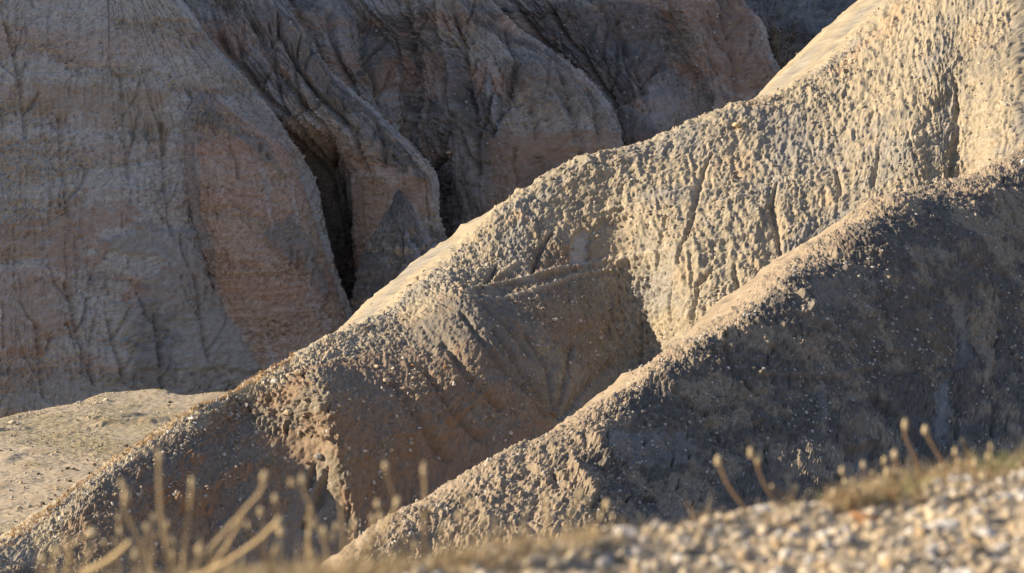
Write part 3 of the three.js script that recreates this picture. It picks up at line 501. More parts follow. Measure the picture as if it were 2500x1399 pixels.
// ---------------------------------------------------------------- front ridge
{
  const cols = [
    [[800, 1420, 63.5], [830, 1440, 63], [850, 1470, 62], [870, 1520, 61], [890, 1600, 59.5], [900, 1720, 57]],
    [[884, 1338, 65], [905, 1356, 64.4], [925, 1395, 63.6], [945, 1450, 62.6], [965, 1530, 61], [985, 1660, 58]],
    [[989, 1257, 66.8], [1012, 1277, 65.8], [1034, 1322, 64.9], [1054, 1382, 63.7], [1072, 1462, 62], [1090, 1620, 58.5]],
    [[1103, 1178, 68], [1126, 1202, 66.9], [1147, 1252, 65.9], [1166, 1322, 64.6], [1182, 1402, 62.9], [1200, 1580, 59]],
    [[1221, 1119, 69], [1242, 1147, 67.7], [1258, 1202, 66.5], [1272, 1272, 65.2], [1286, 1352, 63.6], [1300, 1540, 59.4]],
    [[1345, 1060, 69.9], [1366, 1088, 68.5], [1382, 1142, 67.2], [1396, 1217, 65.7], [1406, 1302, 64.1], [1420, 1500, 60]],
    [[1435, 1000, 70.9], [1455, 1030, 69.5], [1470, 1092, 68.2], [1482, 1172, 66.8], [1492, 1266, 65.2], [1504, 1450, 61]],
    [[1522, 945, 72.4], [1548, 968, 71.4], [1578, 1040, 70.4], [1602, 1120, 69.4], [1622, 1220, 67.8], [1642, 1400, 63.8]],
    [[1629, 866, 74.4], [1655, 888, 73.3], [1702, 968, 72.4], [1740, 1060, 71.4], [1766, 1170, 69.7], [1790, 1370, 65.4]],
    [[1752, 792, 76.6], [1792, 798, 75.2], [1846, 872, 74.3], [1888, 970, 73.4], [1920, 1090, 71.8], [1950, 1320, 67.4]],
    [[1873, 700, 79.4], [1926, 700, 77.6], [1982, 772, 76.6], [2020, 880, 75.6], [2050, 1020, 73.9], [2080, 1290, 69.2]],
    [[1960, 612, 82], [2032, 642, 80.2], [2098, 722, 79.1], [2140, 840, 78], [2170, 990, 76.2], [2200, 1260, 71]],
    [[2060, 545, 85], [2118, 568, 82.6], [2198, 650, 81.5], [2250, 780, 80.3], [2280, 940, 78.4], [2310, 1220, 73]],
    [[2150, 482, 87.6], [2205, 505, 85.2], [2290, 592, 84], [2350, 730, 82.7], [2380, 900, 80.6], [2410, 1200, 75]],
    [[2291, 450, 90.4], [2345, 480, 88], [2412, 562, 86.6], [2462, 700, 85.2], [2492, 870, 82.9], [2520, 1180, 77]],
    [[2442, 385, 93.4], [2485, 422, 90.8], [2532, 522, 89.2], [2572, 670, 87.6], [2600, 850, 85], [2620, 1180, 79]],
    [[2620, 300, 98], [2660, 350, 95], [2690, 460, 93], [2720, 620, 91], [2745, 820, 88], [2760, 1180, 81]],
  ];
  const net = transpose(cols);
  const b1 = backOf(net[0], -0.7, -0.5, -0.8), b2 = backOf(net[0], -4, -4.2, -4), b3 = net[0].map((p) => { const q = at(...p).add(new THREE.Vector3(-8, 0, -8)); q.y = -9.5; return q; });
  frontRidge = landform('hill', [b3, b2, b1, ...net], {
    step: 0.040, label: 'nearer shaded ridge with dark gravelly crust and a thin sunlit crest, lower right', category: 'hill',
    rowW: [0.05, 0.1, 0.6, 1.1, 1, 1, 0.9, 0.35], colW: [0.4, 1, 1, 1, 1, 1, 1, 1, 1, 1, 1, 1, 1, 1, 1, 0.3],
    features: [
      { k: 'area', pts: [[1480, 1060], [1580, 1040], [1680, 1060], [1700, 1110], [1560, 1130], [1480, 1110]], w: 0.4, col: [0.24, 0.235, 0.225], a: 0.65, wob: 2.4 },
      { k: 'area', pts: [[1960, 690], [2080, 640], [2100, 700], [2060, 760], [1990, 740]], w: 0.4, col: [0.19, 0.17, 0.145], a: 0.7, wob: 2 },
      { k: 'area', pts: [[2330, 740], [2370, 720], [2380, 860], [2340, 900]], w: 0.35, col: [0.26, 0.25, 0.235], a: 0.65, wob: 1.4, h: -0.12 },
      { k: 'area', pts: [[2290, 930], [2330, 905], [2340, 960], [2320, 1080], [2290, 1070]], w: 0.25, col: [0.30, 0.30, 0.295], a: 0.7, wob: 1.6, h: -0.15 },
      { k: 'area', pts: [[2120, 730], [2260, 700], [2330, 820], [2280, 900], [2160, 850]], w: 0.6, col: [0.17, 0.14, 0.11], a: 0.6, wob: 2.6 },
      { k: 'line', pts: [[1860, 905], [1960, 905], [2050, 912], [2110, 895], [2140, 890]], w: 0.14, h: 0.1, col: [0.22, 0.17, 0.125], a: 0.5, taper: 1 },
      { k: 'line', pts: [[1750, 975], [1800, 955], [1870, 945]], w: 0.14, h: 0.08, col: [0.20, 0.15, 0.11], a: 0.5 },
      { k: 'line', pts: [[1790, 1045], [1820, 1030], [1860, 1025]], w: 0.1, h: 0.1, col: [0.24, 0.18, 0.125], a: 0.6 },
      { k: 'line', pts: [[2010, 925], [2012, 1000], [2008, 1060]], w: 0.14, h: 0.12, col: [0.25, 0.25, 0.24], a: 0.6 },
      ...[[[2150, 970], [2190, 1010], [2240, 1070], [2290, 1140]], [[2170, 980], [2230, 1040], [2300, 1130]], [[2130, 960], [2180, 1020]]].map((pts) => ({ k: 'line', pts, w: 0.12, h: -0.3, col: [0.25, 0.24, 0.23], a: 0.5 })),
      ...[[[1770, 830], [1800, 900], [1850, 960]], [[1650, 950], [1720, 1010], [1760, 1060]], [[2360, 800], [2350, 960], [2340, 1060]], [[2450, 800], [2440, 960], [2430, 1060]]].map((pts) => ({ k: 'line', pts, w: 0.16, h: -0.2 })),
      { k: 'area', pts: [[2095, 1135], [2098, 1090], [2140, 1085], [2148, 1140], [2130, 1180], [2105, 1170]], w: 0.12, h: -0.25, soft: 0.4, col: [0.25, 0.25, 0.245], a: 0.8, rough: 0.1, wob: 0.8 },
      { k: 'line', pts: [[2080, 1090], [2110, 1080], [2145, 1082]], w: 0.1, h: 0.2, taper: 0 },
      { k: 'area', pts: [[1580, 1215], [1580, 1205], [1605, 1205], [1608, 1225]], w: 0.08, h: -0.35, soft: 0.5, col: [0.30, 0.29, 0.28], a: 0.8, rough: 0 },
      { k: 'line', pts: [[1395, 1130], [1420, 1160], [1440, 1190], [1450, 1215]], w: 0.22, h: 0.3, rough: 1.7 },
      { k: 'line', pts: [[1450, 1070], [1480, 1110], [1475, 1140]], w: 0.2, h: 0.25, rough: 1.7 },
      { k: 'line', pts: [[1960, 720], [1980, 760], [2010, 790]], w: 0.3, h: 0.3, rough: 1.8, col: GREY, a: 0.6 },
      { k: 'area', pts: [[900, 1360], [1000, 1280], [1120, 1190], [1300, 1110], [1430, 1050], [1460, 1180], [1400, 1300], [1200, 1340]], w: 0.6, rough: 1.25, soft: 0.6 },
    ],
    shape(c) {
      const warp = fbm(c.x * 0.5, c.y * 0.5, c.z * 0.5, 3), big = fbm(c.x * 0.4 + 13, c.y * 0.4, c.z * 0.4, 3);
      const rill = ridged(c.u * 1.1 + warp * 1.1, c.v * 0.2, 6.3, 3);
      const wv = fbm(c.u * 2.1, c.v * 1.6, 41, 3), crust = fbm(c.x * 2.5 + 5, c.y * 2, c.z * 1.9, 5, 0.64);
      const a = cells(c.x * 2.8 + wv, c.y * 2.4 + wv, c.z * 2.2, 8), la = sstep(0.6, 0.1, a.f1) * a.id * a.id;
      const b = cells(c.x * 6.8 + wv, c.y * 6.2, c.z * 6 + wv, 37), lb = Math.max(0, 0.6 - b.f1) * 1.7 * (b.id > 0.3 ? b.id : 0);
      const e = cells(c.x * 13, c.y * 12, c.z * 12, 67), lc = Math.max(0, 0.55 - e.f1) * 1.9 * e.id;
      const grit = fbm(c.x * 5.5, c.y * 5.5, c.z * 5.5, 4, 0.65), fine = noise(c.x * 21, c.y * 21, c.z * 21);
      const flank = sstep(4.1, 3.5, c.row), rr = c.rough * lerp(1, 0.7, flank);
      const d = big * 0.4 + rr * (crust * 0.2 + la * 0.1 + lb * 0.07 + lc * 0.035 - sstep(0.8, 1, rill) * 0.22 - 0.03) + grit * (0.06 + 0.06 * rr) + fine * 0.024 + flank * 0.10 * fbm(c.x * 2, c.y * 2, c.z * 2 + 8, 4, 0.6);
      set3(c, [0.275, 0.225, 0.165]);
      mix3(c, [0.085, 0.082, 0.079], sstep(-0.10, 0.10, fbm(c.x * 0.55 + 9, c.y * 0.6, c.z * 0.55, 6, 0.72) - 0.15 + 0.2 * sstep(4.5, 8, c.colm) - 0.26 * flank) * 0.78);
      mix3(c, [0.20, 0.15, 0.11], sstep(0.1, 0.45, fbm(c.u * 0.5, c.v * 0.5, 27, 4)) * 0.6);
      mul3(c, Math.max(0.35, 1 + 0.6 * grit + 0.42 * fine));
      const sp = cells(c.x * 6, c.y * 6, c.z * 6, 58); if (sp.id > 0.62 && sp.f1 < 0.15) mix3(c, PALE, 0.8);
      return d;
    },
  });
}
// ---------------------------------------------------------------- meadow terrace, valley floor
let meadow;
{
  const edge = [[-500, 1110], [-250, 1072], [0, 1028], [40, 1020], [100, 1008], [200, 991], [238, 976], [262, 968], [310, 966], [375, 959], [405, 962], [420, 970], [450, 974], [530, 968], [640, 964], [800, 960]];
  const depthAt = (py) => { const a = at(0, py, 100); return 20 * 100 / (20 - a.y); };
  const far = edge.map(([px, py]) => [px, py, depthAt(py)]);
  const net = [];
  net.push(far.map((p) => { const q = at(...p); q.z -= 9; q.y = -9.6; return q; }));
  net.push(far.map((p) => { const q = at(...p); q.z -= 1.6; q.y = -2.2; return q; }));
  net.push(far.map((p) => at(...p)));
  for (const d of [134, 126, 118, 110, 102, 94, 84]) net.push(far.map((p, i) => { const q = at(p[0], p[1], p[2]), k = d / p[2]; return new THREE.Vector3(q.x * k, 0, -d); }));
  meadow = landform('meadow', net, {
    step: 0.10, label: 'flat sunlit terrace of thin dry grass below the cliffs, lower left', category: 'meadow', rowW: [0.1, 0.5, 1, 1.3, 1.2, 1.1, 1, 0.6, 0.2], colW: [0.2, 0.4, 1, 1, 1, 1, 1, 1, 1, 1, 1, 1, 1, 0.6, 0.3],
    features: [
      { k: 'line', pts: [[0, 1120], [40, 1100], [110, 1094], [200, 1096]], w: 1.1, h: 0.15, taper: 1 },
      { k: 'line', pts: [[0, 1045], [30, 1040], [60, 1042]], w: 0.5, h: 0.15, col: [0.45, 0.39, 0.30], a: 0.7 },
      { k: 'line', pts: [[230, 1020], [290, 1012], [330, 1010]], w: 0.8, h: 0.15 },
      { k: 'line', pts: [[250, 1035], [330, 1028], [420, 1024]], w: 0.7, h: 0.25 },
      { k: 'line', pts: [[0, 1300], [80, 1270], [140, 1250]], w: 0.3, h: -0.18, col: [0.14, 0.12, 0.09], a: 0.6 },
    ],
    shape(c) {
      const big = fbm(c.x * 0.12, c.z * 0.12, 3, 4), med = fbm(c.x * 0.6, c.z * 0.45, 9, 3), grit = fbm(c.x * 3, c.z * 2.2, 1, 3), fine = noise(c.x * 8, c.z * 6, 4);
      const inn = sstep(1.5, 3, c.row);
      set3(c, [0.40, 0.34, 0.25]);
      const green = sstep(-0.08, 0.28, fbm(c.x * 0.10 + 4, c.z * 0.07, 6, 3) + 0.25 * med) * inn * sstep(-86, -122, c.z);
      mix3(c, [0.265, 0.24, 0.14], green * 0.55);
      mix3(c, [0.40, 0.29, 0.15], sstep(0.12, 0.4, med + 0.4 * grit) * 0.45);
      mix3(c, [0.38, 0.33, 0.27], sstep(0.15, 0.4, fbm(c.x * 0.3, c.z * 0.5, 14, 3)) * 0.6);
      mul3(c, 1 + 0.5 * grit + 0.3 * fine);
      if (c.row < 2) { mix3(c, GREY, 0.5); }
      return big * 0.35 * inn + med * 0.10 + grit * 0.06 + fine * 0.025;
    },
  });
  // valley floor out to the horizon
  const g = new THREE.PlaneGeometry(3600, 3600, 120, 120); g.rotateX(-Math.PI / 2);
  const p = g.attributes.position; for (let i = 0; i < p.count; i++) p.setY(i, -9.4 + 0.4 * fbm(p.getX(i) * 0.01, p.getZ(i) * 0.01, 2, 3));
  g.computeVertexNormals();
  add(new THREE.Mesh(g, new THREE.MeshStandardMaterial({ color: new THREE.Color(0.33, 0.27, 0.19), roughness: 1 })), 'ground', { kind: 'structure' });
}
// ---------------------------------------------------------------- the near bank
const bankEdge = [[-700, 1530, 3.2], [-200, 1490, 3.25], [300, 1450, 3.35], [650, 1420, 3.45], [900, 1397, 3.5], [1100, 1371, 3.55], [1300, 1341, 3.6], [1500, 1312, 3.7], [1700, 1280, 3.8], [1850, 1258, 3.9], [2000, 1229, 4.0], [2150, 1196, 4.1], [2300, 1168, 4.15], [2500, 1133, 4.2], [2900, 1100, 4.4]].map((p) => { const q = at(...p); return [q.x, p[2], q.y]; });
function bankY(x, d) {
  let e = bankEdge[0]; const n = bankEdge.length;
  if (x >= bankEdge[n - 1][0]) e = bankEdge[n - 1]; else for (let i = 1; i < n; i++) if (x < bankEdge[i][0]) { const a = bankEdge[i - 1], b = bankEdge[i], t = clamp((x - a[0]) / (b[0] - a[0])); e = [x, lerp(a[1], b[1], t), lerp(a[2], b[2], t)]; break; }
  const over = d - e[1], y = over > 0 ? e[2] - over * over * 1.6 - over * 0.45 : e[2] + 0.012 * over;
  return [y, over];
}
const bankRough = (x, d) => 0.024 * fbm(x * 5, d * 5, 3, 3) + 0.020 * fbm(x * 17, d * 17, 8, 2);
{
  const xs = [], ds = []; for (let x = -3; x <= 3.001; x += Math.abs(x) < 1.1 ? 0.012 : 0.1) xs.push(x); for (let d = -3; d < 4.9; d += d > 2.7 ? 0.012 : 0.15) ds.push(d); ds.push(5.2, 5.8, 6.6);
  const pos = [], col = [], idx = [];
  for (const d of ds) for (const x of xs) {
    const [y, o] = bankY(x, d); pos.push(x, y + bankRough(x, d), -d);
    const g = fbm(x * 30, d * 30, 2, 3), k = 1 + 0.5 * g + 0.3 * fbm(x * 3, d * 3, 6, 2); col.push(0.30 * k, 0.25 * k, 0.18 * k);
  }
  const nc = xs.length; for (let j = 0; j < ds.length - 1; j++) for (let i = 0; i < nc - 1; i++) { const a = j * nc + i; idx.push(a, a + 1, a + nc, a + 1, a + nc + 1, a + nc); }
  // the bank's slope goes on down into the gully
  const j0 = (ds.length - 1) * nc, start = pos.length / 3;
  for (const [out, y] of [[9, 14], [16, 4], [26, -9.6]]) for (const x of xs) pos.push(x * (1 + out * 0.5), y, -out), col.push(0.3, 0.25, 0.17);
  for (let r = 0; r < 3; r++) for (let i = 0; i < nc - 1; i++) { const a = (r ? start + (r - 1) * nc : j0) + i, e = start + r * nc + i; idx.push(a, a + 1, e, a + 1, e + 1, e); }
  const g = new THREE.BufferGeometry(); g.setAttribute('position', new THREE.Float32BufferAttribute(pos, 3)); g.setAttribute('color', new THREE.Float32BufferAttribute(col, 3)); g.setIndex(idx); g.computeVertexNormals();
  add(new THREE.Mesh(g, soil), 'bank', { kind: 'structure', label: 'gravelly bank out of focus along the bottom right edge', category: 'bank' });
}

// ---------------------------------------------------------------- stones
const stoneGeos = [];
for (let s = 0; s < 8; s++) for (const det of [1, 2]) {
  const g = new THREE.IcosahedronGeometry(1, det), p = g.attributes.position, r = rng(100 + s), sx = 1, sy = 0.55 + 0.3 * r(), sz = 0.7 + 0.35 * r(), v = new THREE.Vector3();
  const cuts = [...Array(5)].map(() => [new THREE.Vector3(r() - 0.5, r() - 0.5, r() - 0.5).normalize(), 0.62 + 0.25 * r()]);
  for (let i = 0; i < p.count; i++) { v.fromBufferAttribute(p, i); for (const [n, d] of cuts) { const k = v.dot(n) - d; if (k > 0) v.addScaledVector(n, -k * 0.85); } v.multiplyScalar(1 + 0.22 * noise(v.x * 1.7 + s * 9, v.y * 1.7, v.z * 1.7)); p.setXYZ(i, v.x * sx, v.y * sy, v.z * sz); }
  g.computeVertexNormals(); (stoneGeos[det - 1] ??= []).push(g);
}
const stoneMat = (r, g, b) => new THREE.MeshStandardMaterial({ color: new THREE.Color(r, g, b), roughness: 0.9 });
const STONE = { white: stoneMat(0.66, 0.63, 0.58), cream: stoneMat(0.57, 0.49, 0.37), tan: stoneMat(0.46, 0.37, 0.25), ochre: stoneMat(0.47, 0.35, 0.21), rust: stoneMat(0.40, 0.22, 0.11), grey: stoneMat(0.29, 0.28, 0.265), dark: stoneMat(0.09, 0.075, 0.06), brown: stoneMat(0.24, 0.165, 0.105) };  // the dark tone puts the shaded sides of terrace rocks into their colour
const qUp = new THREE.Vector3(0, 1, 0);
const RS = rng(55);
function stone(name, data, p, size, tone, o = {}) {
  const m = new THREE.Mesh(stoneGeos[o.det ?? 1][Math.floor(RS() * 8)], STONE[tone]);
  m.position.copy(p); m.scale.set(size * (o.sx ?? 1), size * (o.sy ?? 0.9), size * (o.sz ?? 1)); m.rotation.set((RS() - 0.5) * 0.5, o.ry ?? RS() * 6.28, (RS() - 0.5) * 0.5 + (o.rz ?? 0));
  return add(m, name, data);
}
const hillStones = [
  [midRidge, 1795, 303, 13, 'ochre', 'single angular tan boulder casting a shadow near the crest of the sunlit ridge'],
  [midRidge, 1355, 776, 8, 'white', 'lone white stone in the shaded hollow of the middle ridge'],
  [midRidge, 664, 920, 10, 'white', 'white boulder on the middle ridge crest, leftmost of those above the lit spur'],
  [midRidge, 708, 903, 14, 'tan', 'large tan boulder perched at the crest above the lit spur'],
  [midRidge, 734, 914, 13, 'tan', 'tan boulder just right of the large one at the crest above the lit spur'],
  [midRidge, 716, 1006, 11, 'tan', 'tan boulder in the middle of the lit lumpy spur'],
  [midRidge, 468, 1016, 9, 'white', 'white stone on the crest corner above the terrace'],
  [midRidge, 452, 1018, 6, 'cream', 'small cream stone beside the white one on the crest corner'],
  [midRidge, 478, 1022, 6, 'white', 'small white stone right of the crest corner'],
  [midRidge, 460, 1070, 6, 'grey', 'grey stone in the shaded hollow under the crest corner, upper of two'],
  [midRidge, 446, 1078, 6, 'grey', 'grey stone in the shaded hollow under the crest corner, lower of two'],
  [midRidge, 920, 889, 8, 'tan', 'tan boulder at the top of the brown gravel slope'],
  [midRidge, 944, 921, 10, 'tan', 'larger tan boulder below another on the brown gravel slope'],
  [midRidge, 776, 1110, 12, 'grey', 'pale grey pointed boulder lodged under the lit spur'],
  [midRidge, 748, 1126, 8, 'brown', 'brown boulder left of the pale pointed one under the lit spur'],
  [midRidge, 656, 1132, 8, 'brown', 'brown stone at the end of the rusty ledge'],
  [midRidge, 576, 1166, 5, 'grey', 'grey stone under the rusty ledge, left of a pair'],
  [midRidge, 583, 1167, 5, 'tan', 'tan stone under the rusty ledge, right of a pair'],
  [midRidge, 822, 992, 6, 'cream', 'cream stone right of the lit spur'],
  [midRidge, 852, 978, 6, 'cream', 'cream stone farther right of the lit spur'],
  [midRidge, 794, 1258, 5, 'white', 'small white stone at the foot of the grey runnel'],
  [midRidge, 958, 1098, 7, 'tan', 'tan stone on the rust-brown slope'],
  [midRidge, 944, 1157, 5, 'cream', 'small cream stone low on the rust-brown slope'],
  [midRidge, 892, 1103, 7, 'white', 'white stone with a dark gap beside it, right of the lit spur'],
  [midRidge, 1030, 1040, 5, 'white', 'white stone on the dark gravel above the front ridge'],
  [midRidge, 959, 964, 5, 'white', 'white stone in the middle of the brown gravel slope'],
  [midRidge, 1351, 1008, 9, 'brown', 'brown block in the gully behind the front ridge'],
  [midRidge, 1061, 921, 6, 'rust', 'rusty stone on the brown slope under the dark crust'],
  [midRidge, 1084, 893, 6, 'rust', 'rusty stone above another on the brown slope'],
  [midRidge, 1009, 889, 6, 'rust', 'rusty stone left of the pair on the brown slope'],
  [frontRidge, 1785, 893, 5, 'white', 'white elongated stone high on the dark front ridge'],
  [frontRidge, 2010, 787, 5, 'white', 'white stone below the lit crest of the front ridge'],
  [frontRidge, 2085, 978, 6, 'grey', 'grey stone embedded in the dark face of the front ridge'],
  [frontRidge, 1975, 955, 5, 'tan', 'tan stone embedded in the dark face of the front ridge'],
  [frontRidge, 2235, 520, 6, 'white', 'white stone on the dark crust near the top of the front ridge'],
  [frontRidge, 2494, 398, 9, 'white', 'white boulder on the front ridge crest at the right edge of the view'],
  [frontRidge, 2135, 1173, 6, 'tan', 'tan stone under the grey niche, leftmost of a row of three'],
  [frontRidge, 2150, 1168, 6, 'grey', 'grey stone under the grey niche, middle of a row of three'],
  [frontRidge, 2165, 1171, 6, 'brown', 'brown stone under the grey niche, rightmost of a row of three'],
  [hills[4], 1095, 377, 8, 'ochre', 'tan block caught in the dark middle ravine'],
];
for (const [h, px, py, r, tone, label] of hillStones) { const s = h.on(px, py), k = -s.p.z / FOC * r; stone('boulder', { label, category: 'boulder' }, s.p.clone().addScaledVector(s.n, k * 0.25), k, tone); }
const meadowStones = [
  [53, 1180, 6, 'tan'], [139, 1196, 6, 'tan'], [156, 1211, 8, 'cream'], [146, 1216, 5, 'tan'], [104, 1229, 7, 'dark'], [125, 1220, 4, 'dark'], [71, 1233, 7, 'grey'], [49, 1235, 7, 'tan'], [27, 1217, 4, 'tan'], [39, 1172, 4, 'cream'], [169, 1176, 6, 'dark'], [220, 1159, 7, 'dark'], [190, 1151, 5, 'dark'], [166, 1145, 8, 'dark'], [181, 1147, 6, 'dark'], [229, 1132, 6, 'brown'], [253, 1139, 6, 'brown'], [96, 1159, 6, 'dark'], [307, 1086, 7, 'dark'], [352, 1077, 5, 'dark'], [137, 1100, 5, 'tan'], [128, 1103, 4, 'cream'], [261, 1123, 5, 'tan'], [297, 1002, 4, 'cream'], [405, 1033, 5, 'tan'], [247, 1015, 4, 'brown'], [151, 1153, 4, 'brown'], [30, 1026, 9, 'cream'], [258, 974, 9, 'cream'], [236, 980, 5, 'cream'], [416, 976, 7, 'dark'], [20, 1248, 4, 'tan'], [88, 1202, 4, 'tan'], [110, 1186, 3, 'cream'], [60, 1262, 4, 'grey'],
];
const meadowLabels = { 27: 'pale rock outcrop on the terrace rim at the left edge of the view', 28: 'pale rock outcrop where the terrace rim steps up', 30: 'dark rock at the notch of the terrace rim', 2: 'biggest cream rock on the terrace, near the ridge foot', 13: 'largest dark rock of the dark cluster on the terrace', 18: 'dark rock alone on the grassy part of the terrace' };
meadowStones.forEach(([px, py, r, tone], i) => {
  const s = meadow.on(px, py), k = -s.p.z / FOC * r, d = meadowLabels[i] ? { label: meadowLabels[i], category: 'rock' } : { label: `small ${tone === 'dark' ? 'dark' : tone === 'cream' ? 'cream' : tone} rock lying on the sunlit terrace`, category: 'rock', group: `small ${tone} rocks on the terrace` };
  stone('rock', d, s.p.clone().add(new THREE.Vector3(0, k * 0.3, 0)), k, tone);
});
function scatter(name, label, category, spots, geo, mat, each) {
  const m = new THREE.InstancedMesh(geo, mat, spots.length), o = new THREE.Object3D(), c = new THREE.Color();
  spots.forEach((s, i) => { each(s, o, c, i); o.updateMatrix(); m.setMatrixAt(i, o.matrix); m.setColorAt(i, c); });
  return add(m, name, { kind: 'stuff', label, category });
}
const plain = new THREE.MeshStandardMaterial({ color: 0xffffff, roughness: 0.92 });
function scree(h, n, seed, size, pale, label) {
  const r = rng(seed), spots = [];
  while (spots.length < n) { const k = Math.floor(r() * h.N), x = h.spx[k * 2], y = h.spx[k * 2 + 1]; if (x < -40 || x > 2540 || y < -40 || y > 1420) continue; if (fbm(h.uv[k * 2] * 0.35, h.uv[k * 2 + 1] * 0.35, seed, 4, 0.6) + 0.5 * (r() - 0.5) < 0.12) continue; spots.push(k); }
  scatter('scree', label, 'scree', spots, stoneGeos[0][seed % 8], plain, (k, o, c) => {
    const s = size * (0.3 + 1.9 * Math.pow(r(), 5)); o.position.set(h.pos[k * 3] + h.nor[k * 3] * s * -0.15, h.pos[k * 3 + 1] + h.nor[k * 3 + 1] * s * 0.2, h.pos[k * 3 + 2] + h.nor[k * 3 + 2] * s * 0.2);
    o.rotation.set(r() * 6, r() * 6, r() * 6); o.scale.setScalar(s); const t = r(); c.setRGB(...(t < pale ? [0.46, 0.44, 0.40] : t < pale + 0.3 ? [0.34, 0.28, 0.21] : [0.27, 0.23, 0.18]));
  });
}
scree(midRidge, 12000, 3, 0.05, 0.3, 'loose small stones strewn over the middle ridge');
scree(frontRidge, 9000, 4, 0.03, 0.45, 'loose pale stones strewn over the front ridge');
scree(meadow, 1800, 6, 0.05, 0.35, 'loose small stones strewn over the terrace');
scree(hills[2], 900, 11, 0.07, 0.5, 'loose pale stones on the second buttress');
scree(hills[4], 1200, 12, 0.07, 0.5, 'loose pale stones on the broad buttress');
scree(hills[5], 1200, 13, 0.075, 0.5, 'loose pale stones on the dark scree slope');

// tufts of dry grass on the terrace and along the left crest
function tuftGeo(seed, n, h, w, lean) {
  const r = rng(seed), pos = [], idx = [];
  for (let i = 0; i < n; i++) { const a = r() * 6.28, l = lean * (0.3 + r()), hh = h * (0.6 + 0.6 * r()), ca = Math.cos(a), sn = Math.sin(a), ox = (r() - 0.5) * h * 0.5, oz = (r() - 0.5) * h * 0.5, k = pos.length / 3; pos.push(ox - sn * w, 0, oz + ca * w, ox + sn * w, 0, oz - ca * w, ox + ca * l * hh * 0.4 - sn * w * 0.7, hh * 0.62, oz + sn * l * hh * 0.4 + ca * w * 0.7, ox + ca * l * hh * 0.4 + sn * w * 0.7, hh * 0.62, oz + sn * l * hh * 0.4 - ca * w * 0.7, ox + ca * l * hh, hh, oz + sn * l * hh); idx.push(k, k + 1, k + 2, k + 1, k + 3, k + 2, k + 2, k + 3, k + 4); }
  const g = new THREE.BufferGeometry(); g.setAttribute('position', new THREE.Float32BufferAttribute(pos, 3)); g.setIndex(idx); g.computeVertexNormals(); return g;
}
const bladeMat = new THREE.MeshPhysicalMaterial({ color: 0xffffff, roughness: 0.9, transmission: 0.3, thickness: 0, side: THREE.DoubleSide });
{
  const r = rng(71), spots = [];
  while (spots.length < 6000) { const k = Math.floor(r() * meadow.N), j = Math.floor(k / meadow.nc), z = meadow.pos[k * 3 + 2], x = meadow.pos[k * 3], rim = meadow.rs[j] < 2.12 && meadow.rs[j] > 1.85; if (meadow.spx[k * 2] < -60 || meadow.spx[k * 2] > 720 || meadow.rs[j] < 1.85) continue; if (!rim && fbm(x * 0.10 + 4, z * 0.07, 6, 3) + 0.3 * (r() - 0.5) < 0.02) continue; spots.push([k, rim]); }
  scatter('grass', 'thin dry grass and green tufts on the sunlit terrace', 'grass', spots, tuftGeo(5, 6, 0.09, 0.016, 0.9), bladeMat, ([k, rim], o, c) => { o.position.set(meadow.pos[k * 3], meadow.pos[k * 3 + 1] - 0.02, meadow.pos[k * 3 + 2]); o.rotation.set(0, r() * 6, 0); o.scale.setScalar(0.5 + 0.9 * r() * r()); const t = r(); c.setRGB(...(t < 0.4 && !rim ? [0.25, 0.235, 0.11] : t < 0.75 ? [0.42, 0.34, 0.18] : [0.36, 0.26, 0.14])); });
  const h = midRidge, crest = [];
  while (crest.length < 2600) { const k = Math.floor(r() * h.N), j = Math.floor(k / h.nc), row = h.rs[j], x = h.spx[k * 2]; if (x < -30 || x > 720 || row < 2.2 || row > 3.4) continue; if (r() > (row < 3.1 ? 0.9 : 0.25)) continue; crest.push(k); }
  scatter('grass', 'dry orange grass along the lower crest of the middle ridge', 'grass', crest, tuftGeo(9, 5, 0.17, 0.012, 0.7), bladeMat, (k, o, c) => { o.position.set(h.pos[k * 3], h.pos[k * 3 + 1] - 0.02, h.pos[k * 3 + 2]); o.rotation.set(0, r() * 6, 0); o.scale.setScalar(0.4 + 0.9 * r() * r()); const t = r(); c.setRGB(...(t < 0.6 ? [0.46, 0.31, 0.14] : [0.40, 0.24, 0.10])); });
}

